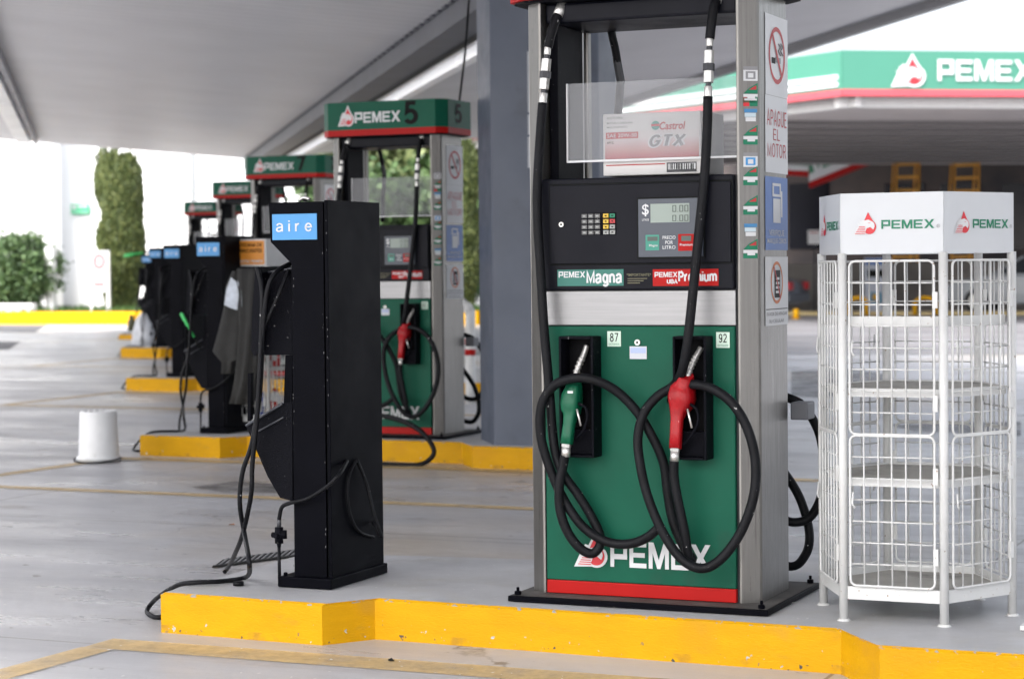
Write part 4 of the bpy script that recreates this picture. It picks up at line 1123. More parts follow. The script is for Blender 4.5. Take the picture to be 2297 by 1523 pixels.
# ------------------------------------------------------------------ bucket
t = thing('bucket', P(222, 1035, z=0), 'white plastic bucket standing upside down on the concrete left of the islands', 'bucket')
o = Vector(t['_o']); wb = mat('bucket_plastic', (.70, .71, .72), .42, var=.08, vscale=6, bump=.1, bscale=15, dirt=.1, dirtcol=(.4, .4, .38))
b = MB()
prof = [(.0, .362), (.118, .362), (.128, .368), (.134, .362), (.136, .345), (.149, .045), (.150, .040), (.166, .038), (.167, .020), (.158, .018), (.160, .004), (.154, .004)]
prof = [(r*.98, z) for r, z in prof]
seg = 40; base = 0
for r, z in prof:
    for j in range(seg): an = 2*math.pi*j/seg; b.v.append(o+Vector((math.cos(an)*r, math.sin(an)*r, z)))
k = b.mi(wb)
for i in range(len(prof)-1):
    for j in range(seg): j2 = (j+1) % seg; b.f.append((i*seg+j, i*seg+j2, (i+1)*seg+j2, (i+1)*seg+j)); b.m.append(k); b.sm.append(True)
for j in range(16): an = 2*math.pi*j/16; b.box(o.x+math.cos(an)*.117-.006, o.x+math.cos(an)*.117+.006, o.y+math.sin(an)*.117-.006, o.y+math.sin(an)*.117+.006, .36, .372, wb)
b.build('shell', t)
b = MB(); pts = []
for j in range(17):
    an = R(-170+j*11.5); pts.append(o+Vector((math.cos(an)*(.165+.02*math.sin(j/16*math.pi)), math.sin(an)*(.168+.03*math.sin(j/16*math.pi)), .03-.022*math.sin(j/16*math.pi))))
pts = pts[::1]
b.tube(smooth(pts, 3), .0055, rubber, 8); b.build('handle', t)

# ------------------------------------------------------------------ column
t = thing('column', (-5.8, 13.6, .15), 'tall blue-grey canopy column on the second island behind the nearest pump', 'column')
b = MB()
cp = [(-5.98, 13.2), (-5.50, 13.2), (-5.28, 13.45), (-5.28, 13.8), (-5.50, 14.05), (-5.98, 14.05), (-6.26, 13.8), (-6.26, 13.60)]
b.prism([(x+.07, y, .15) for x, y in cp], (0, 0, 3.7), colgrey); b.build('shaft', t, .012)
b = MB(); fr = Fr((0, 13.2, 0), (1, 0, 0))
for y0, y1 in ((115, 253), (257, 303), (307, 377)): b.frect(fr, fr.box(1184, y0, 1201, y1), mat('pale_strip', (.33, .35, .38), .5), .002)
b.build('paper_strips', t, fix=False)

# ------------------------------------------------------------------ canopy over the islands
U = Vector((-.572, .820, 0)).normalized(); V2 = Vector((U.y, -U.x, 0))
C0 = Vector((-20.48, 35.20, 0))                     # a point on the centre line
def panel_mat(name, col, scale, dirv, strength=.5, dark=.8):
    m = bpy.data.materials.new(name); m.use_nodes = True; nt = m.node_tree; N = nt.nodes; L = nt.links; b_ = N['Principled BSDF']
    tc = N.new('ShaderNodeTexCoord'); dt = N.new('ShaderNodeVectorMath'); dt.operation = 'DOT_PRODUCT'; dt.inputs[1].default_value = dirv
    L.new(tc.outputs['Object'], dt.inputs[0])
    ml = N.new('ShaderNodeMath'); ml.operation = 'MULTIPLY'; ml.inputs[1].default_value = 1/scale; L.new(dt.outputs['Value'], ml.inputs[0])
    fr_ = N.new('ShaderNodeMath'); fr_.operation = 'FRACT'; L.new(ml.outputs[0], fr_.inputs[0])
    pp = N.new('ShaderNodeMath'); pp.operation = 'PINGPONG'; pp.inputs[1].default_value = .5; L.new(fr_.outputs[0], pp.inputs[0])
    r = N.new('ShaderNodeMapRange'); r.inputs['From Min'].default_value = 0; r.inputs['From Max'].default_value = .06; L.new(pp.outputs[0], r.inputs['Value'])
    n = N.new('ShaderNodeTexNoise'); n.inputs['Scale'].default_value = .8; n.inputs['Detail'].default_value = 6; L.new(tc.outputs['Object'], n.inputs['Vector'])
    mx = N.new('ShaderNodeMix'); mx.data_type = 'RGBA'; mx.inputs[6].default_value = (*[c*dark for c in col], 1); mx.inputs[7].default_value = (*col, 1); L.new(r.outputs[0], mx.inputs['Factor'])
    m2 = N.new('ShaderNodeMix'); m2.data_type = 'RGBA'; m2.blend_type = 'MULTIPLY'; m2.inputs['Factor'].default_value = .5
    rr2 = N.new('ShaderNodeMapRange'); rr2.inputs['From Min'].default_value = .3; rr2.inputs['From Max'].default_value = .7; rr2.inputs['To Min'].default_value = .82; rr2.inputs['To Max'].default_value = 1.05
    L.new(n.outputs['Fac'], rr2.inputs['Value']); L.new(mx.outputs[2], m2.inputs[6]); L.new(rr2.outputs[0], m2.inputs[7]); L.new(m2.outputs[2], b_.inputs['Base Color'])
    bp = N.new('ShaderNodeBump'); bp.inputs['Strength'].default_value = strength; bp.inputs['Distance'].default_value = .02; L.new(r.outputs[0], bp.inputs['Height']); L.new(bp.outputs[0], b_.inputs['Normal'])
    b_.inputs['Roughness'].default_value = .45
    return m
soffit = panel_mat('canopy_soffit', (.56, .56, .585), .30, tuple(U), .5, .72)
t = thing('canopy', C0, 'big grey canopy with ribbed sloping underside over the row of pumps', 'canopy')
s0, s1 = -41.0, 2.8
def cpt(s, r, z): return C0+U*s+V2*r+Vector((0, 0, z))
b = MB()
for r0, z0, r1, z1, e0, e1, n0, n1 in ((-9.0, 4.455, -.22, 3.68, 4.2, 2.9, -34.5, s0), (.22, 3.68, 5.1, 4.07, 2.9, .9, s0, -46)):  # unseen near end, cut diagonally to admit light left and shade right
    lo = [cpt(n0, r0, z0), cpt(n1, r1, z1), cpt(e1, r1, z1), cpt(e0, r0, z0)]
    b.prism(lo, (0, 0, .10), soffit)
b.build('roof_deck', t)
b = MB()
b.prism([cpt(-46, 5.1, 3.97), cpt(.9, 5.1, 3.97), cpt(.9, 5.2, 3.97), cpt(-46, 5.2, 3.97)], (0, 0, .75), mat('canopy_edge', (.25, .25, .26), .5))
b.prism([cpt(-34.5, -9.1, 4.38), cpt(4.2, -9.1, 4.38), cpt(4.2, -9.0, 4.38), cpt(-34.5, -9.0, 4.38)], (0, 0, .7), MATS['canopy_edge'])
b.build('edge_trim', t)
b = MB(); trm = mat('trough_grey', (.075, .08, .10), .5, var=.2, vscale=2)
b.prism([cpt(s0, -.24, 3.48), cpt(3, -.24, 3.48), cpt(3, .08, 3.48), cpt(s0, .08, 3.48)], (0, 0, .22), trm)
rt = random.Random(8)
for k in range(128):
    s = s0+.2+k*.335+rt.uniform(-.03, .03)
    b.prism([cpt(s, -.275, 3.66), cpt(s+.20, -.275, 3.66), cpt(s+.20, -.242, 3.66), cpt(s, -.242, 3.66)], (0, 0, .04), trm)
b.build('trough', t)
b = MB(); lm = mat('lamp_housing_white', (.84, .85, .87), .35)
b.prism([cpt(s0, .09, 3.45), cpt(2.5, .09, 3.45), cpt(2.5, .13, 3.45), cpt(s0, .13, 3.45)], (0, 0, .05), ink)
for k in range(16):
    s = -33+k*2.3
    b.prism([cpt(s, .36, 3.45), cpt(s+2.24, .36, 3.45), cpt(s+2.24, .48, 3.45), cpt(s, .48, 3.45)], (0, 0, .12), lm)
    b.prism([cpt(s, .15, 3.46), cpt(s+2.24, .15, 3.46), cpt(s+2.24, .20, 3.46), cpt(s, .20, 3.46)], (0, 0, .04), lm)
b.build('lamp_housing', t, .01)
b = MB()
for k in range(9):
    s = -20+k*2.45
    b.prism([cpt(s, -4.75, 3.93), cpt(s+2.3, -4.75, 3.93), cpt(s+2.3, -4.5, 3.93), cpt(s, -4.5, 3.93)], (0, 0, .10), lm)
    b.prism([cpt(s, -4.42, 3.90), cpt(s+2.3, -4.42, 3.90), cpt(s+2.3, -4.36, 3.90), cpt(s, -4.36, 3.90)], (0, 0, .14), mat('fixture_grey', (.28, .28, .30), .5))
b.build('lamp_housing', t, .01)
# hanging cable to the pump marked 5
pc = P(1030, 232, y=13.95); b = MB(); top = P(1052, 0, y=13.95); b.tube([pc, pc.lerp(top, .5)+Vector((.01, 0, 0)), top], .008, ink, 6)
tag(b.build('cable', loc=pc), 'thin black cable hanging from the canopy down to the pump marked 5', 'cable')

# ------------------------------------------------------------------ U-shaped guard rail behind the pump marked 5
t = thing('guard_rail', (-8.8, 18.5, gz(18.5)), 'white bent-pipe guard with red bands, left of the blue-grey column', 'guard rail')
yg = 18.75; b = MB(); p0 = P(1055, 880, y=yg); p0.z = gz(yg); p1_ = P(1055, 700, y=yg); k_ = .052
pth = [p0, P(1055, 720, y=yg), P(1053, 698, y=yg), P(1042, 685, y=yg), P(1024, 681, y=yg), P(900, 681, y=yg), P(885, 690, y=yg), P(880, 720, y=yg)]
e = P(880, 880, y=yg); e.z = p0.z; pth.append(e)
b.tube(smooth(pth, 4), k_, wpaint, 14); b.build('pipe', t)
b = MB()
for y0, y1 in ((760, 773), (783, 797)): b.tube([P(1055, y0, y=yg), P(1055, y1, y=yg)], k_+.003, red, 14)
b.build('red_band', t)
b = MB(); b.box(P(1012, 720, y=yg).x, P(1036, 720, y=yg).x, yg-.02, yg, P(1030, 730, y=yg).z, P(1030, 703, y=yg).z, yellow); b.build('yellow_plate', t)

# ------------------------------------------------------------------ left background
wall_w = mat('white_wall_paint', (.78, .79, .80), .7, var=.04, vscale=.5)
b = MB()
z = .13
a, c = P(-120, 700, y=46), P(126, 700, y=46)
b.box(a.x-20, c.x, 46.0, 46.3, z, 7.2, wall_w)
tag(b.build('wall', loc=(c.x, 46, z)), 'tall white wall behind the round bush at the left edge', 'wall')
b = MB(); b.box(P(122, 600, y=47).x, P(430, 600, y=47).x, 47.0, 47.3, z, 7.0, wall_w)
tag(b.build('wall', loc=(c.x, 47, z)), 'white wall behind the tall trimmed cypress', 'wall')
# kerb
yk = 42.0; b = MB(); x0, x1 = -60, P(1070, 715, y=yk).x
b.box(x0, x1, yk, yk+.25, .1, .44, yellow)
tag(b.build('kerb', loc=(-30, yk, .13)), 'long yellow kerb at the far side of the forecourt, on the left', 'kerb')
# grass verge
grass_m = mat('grass', (.05, .11, .02), .8, var=.4, vscale=3, bump=.5, bscale=20)
b = MB(); b.box(x0, x1+3, yk+.25, 46.9, .1, .40, mat('soil', (.12, .10, .06), .9, var=.3))
tag(b.build('verge', loc=(-30, 43, .13)), kind='structure')
b = MB(); rg = random.Random(5)
for k in range(5200):
    x = rg.uniform(-36, x1+2); y = rg.uniform(yk+.3, 45.5); hh = rg.uniform(.08, .22); a_ = rg.uniform(0, 3.14); w_ = .03
    dx, dy = math.cos(a_)*w_, math.sin(a_)*w_; tx = rg.uniform(-.06, .06)
    b.add([(x-dx, y-dy, .39), (x+dx, y+dy, .39), (x+tx, y, .39+hh)], [(0, 1, 2)], grass_m)
tag(b.build('grass', fix=False), 'short green grass growing on the verge behind the yellow kerb', 'grass', kind='stuff')

def leafmat(name, c1, c2, c3):
    m = bpy.data.materials.new(name); m.use_nodes = True; nt = m.node_tree; N = nt.nodes; L = nt.links; b_ = N['Principled BSDF']
    gi = N.new('ShaderNodeNewGeometry'); cr_ = N.new('ShaderNodeValToRGB')
    L.new(gi.outputs['Random Per Island'], cr_.inputs[0])
    cr_.color_ramp.elements[0].color = (*c1, 1); cr_.color_ramp.elements[1].color = (*c3, 1); e = cr_.color_ramp.elements.new(.5); e.color = (*c2, 1)
    L.new(cr_.outputs[0], b_.inputs['Base Color']); b_.inputs['Roughness'].default_value = .6
    b_.inputs['Subsurface Weight'].default_value = 0
    return m
cyp = leafmat('cypress_leaf', (.035, .055, .014), (.065, .09, .022), (.12, .14, .04))
leaf = leafmat('broad_leaf', (.02, .05, .014), (.045, .09, .025), (.09, .15, .05))
olive = leafmat('olive_leaf', (.05, .075, .025), (.09, .12, .04), (.17, .20, .08))
bark = mat('bark', (.10, .07, .045), .9, var=.4, vscale=6, bump=.6, bscale=20)
def leafquad(b, p, s, m, rg, up=False):
    d = Vector((rg.uniform(-1, 1), rg.uniform(-1, 1), rg.uniform(-1, 1))).normalized()
    if up: d = (d*.45+Vector((0, 0, 1))).normalized()
    n = d.cross(Vector((rg.uniform(-1, 1), rg.uniform(-1, 1), rg.uniform(-1, 1)))).normalized()*s*(.28 if up else .5)
    b.add([p-n*.6, p+d*s*.5-n, p+d*s, p+d*s*.5+n], [(0, 1, 2, 3)], m)
def crown(b, c, rad, n, s, m, seed, clumps=40, clr=.3, up=False, shape=None):
    rg = random.Random(seed); cl = []
    while len(cl) < clumps:
        q = Vector((rg.uniform(-1, 1), rg.uniform(-1, 1), rg.uniform(-1, 1)))
        if q.length <= 1 and q.length > .35: cl.append(q)
    for k in range(n):
        q = rg.choice(cl); g_ = Vector((rg.gauss(0, 1), rg.gauss(0, 1), rg.gauss(0, 1)))*clr
        p = q+g_
        leafquad(b, Vector(c)+Vector((p.x*rad[0], p.y*rad[1], p.z*rad[2])), s*rg.uniform(.6, 1.3), m, rg, up)
# cypress (trimmed column)
def cypress(cx, y, w, z0, z1, label, seed, n=30000):
    t = thing('cypress_tree', (cx, y, .4), label, 'tree')
    b = MB(); b.tube([(cx, y, .35), (cx, y, z0+1.0), (cx, y, z1-.6)], [.16, .11, .03], bark, 8); b.build('trunk', t)
    b = MB(); rg = random.Random(seed)
    bumps = [(rg.uniform(0, 6.28), rg.uniform(z0, z1), rg.uniform(-.24, .14)) for _ in range(46)]
    for k in range(n):
        zz = z0+(z1-z0)*rg.random()**.9; h_ = (zz-z0)/(z1-z0)
        ww = w*(.62+.38*min(1, h_*3.5)) * (1 if h_ < .84 else math.sqrt(max(0, 1-((h_-.84)/.18)**2)))
        an = rg.uniform(0, 6.28); q = 0
        for ba, bz, bs in bumps:
            da = (an-ba+3.14) % 6.28-3.14; q += bs*math.exp(-(da*da*3+((zz-bz)/.35)**2))
        rr2 = ww*(1+q)*(1-abs(rg.gauss(0, .12)))
        p = Vector((cx+math.cos(an)*rr2, y+math.sin(an)*rr2, zz)); leafquad(b, p, rg.uniform(.06, .17), cyp, rg, True)
    for k in range(26):      # wispy shoots on top
        x = cx+rg.uniform(-w, w)*.8; yy = y+rg.uniform(-w, w)*.7; h_ = rg.uniform(.15, .5)
        for j in range(14): leafquad(b, Vector((x, yy, z1-.15+h_*j/14)), .12, cyp, rg, True)
    b.build('crown', t, fix=False)
cc = P(270, 600, y=44.3)
cypress(cc.x, 44.3, .60, .45, 4.25, 'tall column-shaped trimmed cypress against the white wall on the left', 3)
cc = P(1036, 600, y=43.0)
cypress(cc.x, 43.0, .42, .5, 4.1, 'narrow column-shaped tree just left of the blue-grey column', 9, 16000)
# bush
cb_ = P(45, 590, y=43.4); t = thing('bush', (cb_.x, 43.4, .4), 'large round green bush at the left edge above the kerb', 'bush')
b = MB(); rg = random.Random(2)
for k in range(7): an = k*.9; b.tube([(cb_.x, 43.4, .4), (cb_.x+math.cos(an)*.4, 43.4+math.sin(an)*.4, 1.0), (cb_.x+math.cos(an)*.8, 43.4+math.sin(an)*.7, 1.8)], [.04, .03, .01], bark, 6)
b.build('stems', t)
b = MB(); crown(b, (cb_.x, 43.4, 1.42), (.95, .8, .88), 15000, .085, leaf, 4, 80, .15)
for k in range(22):
    an = rg.uniform(-.5, 3.6); L_ = rg.uniform(.15, .6); p = Vector((cb_.x+math.cos(an)*.85, 43.2, 1.4+math.sin(an)*.85))
    for j in range(14): leafquad(b, p+Vector((math.cos(an)*L_*j/14, 0, math.sin(an)*L_*j/14*.7+.0)), .10, leaf, rg)
b.build('crown', t, fix=False)
cb2 = P(-60, 590, y=43.2); t = thing('bush', (cb2.x, 43.0, .4), 'part of a second bush cut by the left edge of the photo', 'bush')
b = MB(); b.tube([(cb2.x, 43, .4), (cb2.x, 43, 1.4)], [.05, .02], bark, 6); b.build('stems', t)
b = MB(); crown(b, (cb2.x, 43.0, 1.3), (.9, .8, .85), 6000, .12, leaf, 14, 50, .16); b.build('crown', t, fix=False)
# planter wall, white post
b = MB(); q0, q1 = P(-80, 690, y=42.8), P(84, 690, y=42.8); b.box(q0.x, q1.x, 42.6, 42.8, .35, P(0, 681, y=42.6).z, wall_w)
tag(b.build('planter_wall', loc=(q0.x, 42.6, .4)), 'low white planter wall below the round bush', 'planter wall')
b = MB(); q0, q1 = P(108, 690, y=43.5), P(125, 690, y=43.5); b.box(q0.x, q1.x, 43.4, 43.56, .35, P(116, 555, y=43.5).z, wall_w)
tag(b.build('post', loc=(q0.x, 43.5, .4)), 'slim white post right of the round bush', 'post')
# green direction sign on wall
fr = Fr((0, 46.93, 0), (1, 0, 0)); t = thing('wall_sign', fr.at(*fr.px(180, 468)), 'small green and white sign on the white wall left of the cypress', 'sign')
b = MB(); r = fr.box(161, 457, 201, 481); b.fbox(fr, *r, 0, .04, mat('sign_green', (.03, .36, .17), .4)); b.build('plate', t)
b = MB(); b.frect(fr, fr.box(175, 461, 198, 466), white, .043); ccx, ccy = fr.px(168, 465); ring(b, fr, ccx, ccy, .06, .0, white, .043); b.fpoly(fr, [fr.px(*p) for p in ((163, 465), (171, 458), (171, 472))], white, .045); b.frect(fr, fr.box(162, 474, 200, 477), mat('sign_pale', (.4, .6, .48), .4), .043); b.build('arrow_mark', t, fix=False)
# standing sign
yk2 = 43.0; fr = Fr((0, yk2, 0), (1, 0, 0)); t = thing('standing_sign', P(222, 697, y=yk2), 'white standing sign with a red ring at the kerb, left of the cypress', 'sign')
for x0, x1 in ((202, 207), (239, 244)):
    b = MB(); q0, q1 = P(x0, 697, y=yk2), P(x1, 562, y=yk2); b.box(q0.x, q1.x, yk2, yk2+.05, .40, q1.z, wpaint); b.build('leg', t)
b = MB(); r = fr.box(206, 562, 240, 655); b.fbox(fr, *r, 0, .03, mat('board_pale_grey', (.45, .46, .48), .5)); pl = b.build('sign_board', t)
b = MB(); ccx, ccy = fr.px(224, 587); ring(b, fr, ccx, ccy, .18, .115, redink, .033); b.ftext(fr, '10', (ccx-.07, ccy-.07, ccx+.07, ccy+.07), ink, .033, .02)
b.build('speed_ring', pl, fix=False); b = MB(); b.frect(fr, fr.box(212, 635, 236, 641), redink, .033); b.frect(fr, fr.box(212, 614, 236, 618), greyink, .033); b.build('sign_print', pl, fix=False)
b = MB(); b.box(P(425, 600, y=54).x, P(1120, 600, y=54).x, 54.0, 54.3, .13, 8.0, wall_w)  # backdrop added to whiten the view where the sky comes out grey
tag(b.build('wall', loc=(P(425, 600, y=54).x, 54, .13)), 'white backdrop added far back behind the grey railing and the green trees', 'wall')
# fence / rails beyond
t = thing('fence', P(380, 560, y=50), 'pale grey horizontal railing in front of the white sky, behind the far air posts', 'fence')
fm = mat('fence_grey', (.35, .36, .38), .5)
for py in (513, 528, 545, 562):
    b = MB(); q0, q1 = P(325, py, y=50), P(520, py, y=50); q1.z = q0.z; b.tube([q0, q1], .022, fm, 6); b.build('rail', t)
for px in (328, 425, 518):
    b = MB(); q0 = P(px, 508, y=50); b.tube([(q0.x, 50, .1), q0], .035, fm, 6); b.build('post', t)
# big broad tree behind pump 5
def broad_tree(px, y, z, rad, label, seed, n=13000, m=olive):
    c = P(px, 500, y=y); t = thing('tree', (c.x, y, .13), label, 'tree')
    b = MB(); b.tube([(c.x, y, .1), (c.x+.1, y, z*.4), (c.x, y, z)], [.22, .17, .08], bark, 10)
    rg = random.Random(seed)
    for k in range(8):
        an = k*.8; b.tube([(c.x+.05, y, z*.45), (c.x+math.cos(an)*rad[0]*.4, y+math.sin(an)*rad[1]*.4, z*.8), (c.x+math.cos(an)*rad[0]*.75, y+math.sin(an)*rad[1]*.75, z*1.05)], [.09, .06, .02], bark, 6)
    b.build('trunk', t)
    b = MB(); crown(b, (c.x, y, z), rad, n, .20, m, seed, 70, .15); b.build('crown', t, fix=False)
broad_tree(895, 50, 3.6, (2.3, 1.8, 2.0), 'olive-green bushy tree seen through the frame of the pump marked 5', 21)
broad_tree(800, 47.5, 2.3, (1.7, 1.4, 1.7), 'lower dark green tree behind the pump marked 5', 22, 8000, leaf)
broad_tree(985, 49, 2.6, (1.6, 1.4, 2.0), 'green tree between pump 5 and the narrow column-shaped tree', 23, 8000, leaf)

# far islands' small things
om = mat('olive_paint', (.07, .07, .03), .5, var=.3)
q0 = P(296, 745, y=35.2); q0.z = P(296, 743, y=35.2).z
b = MB(); h_ = P(296, 706, y=35.2).z-q0.z
b.loft([q0+Vector((0, 0, h_*k)) for k in (0, .02, .55, .72, .80, .82, .94, 1.0)], [(.075, .075), (.085, .085), (.085, .085), (.06, .06), (.04, .04), (.06, .06), (.055, .055), (.02, .02)], om, 12, 2)
tag(b.build('hydrant', loc=q0), 'short olive bottle-shaped hydrant on the farthest island', 'hydrant')
wj = mat('bag_white', (.62, .64, .68), .45, var=.25, vscale=8)
q0 = P(322, 778, y=29.9); b = MB(); h_ = .58
b.loft([q0+Vector((0, 0, h_*k)) for k in (0, .03, .4, .8, .95, 1.0)], [(.16, .12), (.20, .15), (.19, .14), (.12, .10), (.05, .05), (.03, .03)], wj, 14, 2.4)
tag(b.build('white_sack', loc=q0), 'white plastic sack at the foot of the far air posts', 'sack')

# ------------------------------------------------------------------ right background
# second canopy
teal = mat('fascia_green', (.05, .205, .145), .5, var=.04, vscale=.6); fred = mat('fascia_red', (.52, .07, .09), .5)
sof2 = panel_mat('far_soffit', (.62, .58, .58), .9, tuple(U), .6, .6)
K0 = P(1890, 113, z=5.5); K0.z = 0
E1 = Vector((.827, .562, 0)); E2 = Vector((-.819, .577, 0))
t = thing('canopy', K0, 'second canopy in the right background with green fascia, white lettering and red stripe', 'canopy')
zb = P(1890, 200, x=K0.x).z; zr_ = P(1890, 213, x=K0.x).z
def fascia(o, e, L_, nm):
    fr = Fr((o.x, o.y, 0), e) if e.x > 0 else Fr((o.x+e.x*L_, o.y+e.y*L_, 0), -e)
    b = MB(); b.fbox(fr, 0, zb, L_, 5.5, -.15, 0, teal); b.fbox(fr, 0, zr_-.02, L_, zb-.002, -.15, .0, fred)
    b.fbox(fr, 0, zr_-.22, L_, zr_-.024, -.5, -.35, wpaint)
    return b.build('fascia', t), fr
f1, fr1 = fascia(K0, E1, 16, 'fascia')
f2, fr2 = fascia(K0, E2, 16, 'fascia')
b = MB()
for py in ((167, 178), (183, 194)):
    z1_, z0_ = P(1890, py[0], x=K0.x).z, P(1890, py[1], x=K0.x).z
    b.fbox(fr2, 0, z0_, 15.9, z1_, 0, .03, white)
b.build('stripes', f2)
b = MB()
r = fr1.box(2102, 136, 2330, 182); Lw = (r[3]-r[1])*4.75
b.word(fr1, (r[0], r[1], r[0]+Lw, r[3]), white, .03); r = fr1.box(2005, 130, 2070, 192)
b.build('lettering', f1, fix=False); b = MB(); b.emblem(fr1, (r[0], r[1], r[2], r[3]), emred, white, white, .03); b.build('emblem', f1, fix=False)
b = MB(); Kf = K0
inz = 4.15
def k2(s, r, z): return Kf+U*s+E1*r+Vector((0, 0, z))
ed = zr_+.0
poly = [k2(.3, .2, ed), k2(.3, 16, ed), k2(16, 16, inz), k2(16, -12, inz), ]
q_ = K0+E2*12; q_.z = ed-.15
b.add([k2(.3, .2, ed), k2(.3, 16, ed), k2(17, 16, inz), k2(17, 0.2, inz)], [(0, 1, 2, 3)], sof2)
qe = K0+E2*15.8
b.add([k2(.3, .2, ed), k2(17, 0.2, inz), Vector((qe.x, qe.y, inz))+U*9, Vector((qe.x, qe.y, ed))], [(0, 1, 2, 3)], sof2)
for k in range(8):
    s = 5+k*1.45; zz = ed+(inz-ed)*(s-.3)/16.7
    a_, c_ = k2(s, max(-8, -s*.38), zz-.09), k2(s, 16, zz-.09)
    b.prism([a_, c_, c_+U*.30, a_+U*.30], (0, 0, .085), mat('rib_dark', (.15, .14, .14), .6))
b.add([k2(17, -3, inz), k2(17, 16, inz), k2(17, 16, inz+.5), k2(17, -3, inz+.5)], [(0, 1, 2, 3)], darksteel)
b.add([k2(0.3, 0, 5.4), k2(.3, 16, 5.4), k2(17, 16, 5.4), Vector((qe.x, qe.y, 5.4))+U*9, Vector((qe.x, qe.y, 5.4))], [(0, 1, 2, 3, 4)], sof2)
b.build('soffit', t, fix=False)
# shop building in deep shade
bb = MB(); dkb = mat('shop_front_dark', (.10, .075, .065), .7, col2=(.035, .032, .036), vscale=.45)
S0 = P(1760, 600, y=70); S1 = P(2420, 600, y=70)
t = thing('shop_building', (S0.x, 70, .13), 'dark building in shade under the second canopy at the right', 'building')
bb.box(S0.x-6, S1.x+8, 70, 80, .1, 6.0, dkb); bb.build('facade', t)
bb = MB(); bb.box(S0.x-2, S1.x+8, 58.5, 80, 6.01, 6.25, darksteel); bb.build('shade_roof', t)  # unseen overhang, stretched forward to keep sun off the shop front
for px in (1770, 1985, 2110, 2250):
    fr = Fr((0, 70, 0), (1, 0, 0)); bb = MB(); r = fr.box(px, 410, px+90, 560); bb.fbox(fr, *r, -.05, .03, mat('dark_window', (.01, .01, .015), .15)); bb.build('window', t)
fr = Fr((0, 66.0, 0), (1, 0, 0))
# low concrete wall
lw = mat('concrete_wall', (.20, .185, .17), .8, var=.25, vscale=.8, dirt=.3, dirtcol=(.12, .11, .1))
a_, c_ = P(1740, 706, y=56), P(2420, 706, y=56); b = MB(); b.box(a_.x-3, c_.x, 56, 56.3, .1, P(1900, 590, y=56).z, lw)
tag(b.build('wall', loc=(a_.x, 56, .13)), 'low brown-grey concrete wall behind the parked cars at the right', 'wall')
# slanted fascia of the far shop
t = thing('shop_fascia', fr.at(*fr.px(1860, 390)), 'slanting green, white and red fascia hanging in the shade below the second canopy', 'fascia board')
def bandp(x0, ya, x1, yb, h0, h1, m, d=0.0):
    b.prism([fr.at(*fr.px(x, y), d) for x, y in ((x0, ya+h0), (x1, yb+h0), (x1, yb+h1), (x0, ya+h1))], (0, .3, 0), m)
b = MB(); bandp(1700, 348, 1813, 354, 0, 18, mat('far_green', (.02, .16, .08), .5)); bandp(1700, 348, 1813, 354, 18.5, 30, white, 0); bandp(1700, 348, 1813, 354, 30.5, 42, red)
bandp(1815, 372, 1950, 318, 0, 18, mat('far_green', (0, 0, 0))); bandp(1815, 372, 1950, 318, 18.5, 36, white); bandp(1815, 372, 1950, 318, 36.5, 50, red)
b.build('striped_board', t)
fw = Fr((0, 66.0, 0), (1, 0, 0)); b = MB()
b.fpoly(fw, [fw.px(*p) for p in ((1818, 356), (1826, 354), (1836, 380), (1846, 350), (1853, 350), (1838, 398), (1832, 398))], white, .02); b.build('white_mark', t, fix=False)
# white notice
fr = Fr((0, 55.6, 0), (1, 0, 0)); r = fr.box(1812, 516, 1840, 548); b = MB(); b.fbox(fr, *r, -.03, 0, mat('notice_white', (.75, .76, .78), .5)); b.frect(fr, fr.box(1816, 520, 1836, 523), redink, .004)
q0 = fr.at(*fr.px(1826, 548)); b.tube([(q0.x, 55.62, .13), q0-Vector((0, -.02, 0))], .025, darksteel, 8)
tag(b.build('notice_board', loc=(q0.x, 55.6, .13)), 'small white notice on a thin post in front of the dark building', 'notice')
# ladders
lad = mat('ladder_yellow', (.75, .36, .04), .5, var=.15)
for (xa, xb, ytop, lab) in ((2012, 2062, 361, 'left one of two yellow stepladders in the shade behind the white rack'), (2142, 2196, 363, 'right one of two yellow stepladders in the shade behind the white rack')):
    yl = 57.5; q0 = P(xa, ytop, y=yl); q1 = P(xb, ytop, y=yl); w = q1.x-q0.x; zt_ = q0.z; g0 = .13
    t = thing('stepladder', ((q0.x+q1.x)/2, yl, g0), lab, 'stepladder', 'yellow stepladders')
    for x in (q0.x, q1.x):
        b = MB(); b.tube([(x-(.05 if x == q0.x else -.02), yl-.5, g0), (x, yl, zt_)], .035, lad, 6); b.build('front_rail', t)
        b = MB(); b.tube([(x-.55, yl+.9, g0), (x-.12, yl+.1, zt_-.05)], .03, lad, 6); b.build('rear_rail', t)
    n = 11
    for k in range(n):
        z_ = g0+.35+k*(zt_-g0-.45)/(n-1); yy = yl-.5+.5*(z_-g0)/(zt_-g0); b = MB(); b.box(q0.x, q1.x, yy-.05, yy+.05, z_-.04, z_+.04, lad); b.build('step', t)
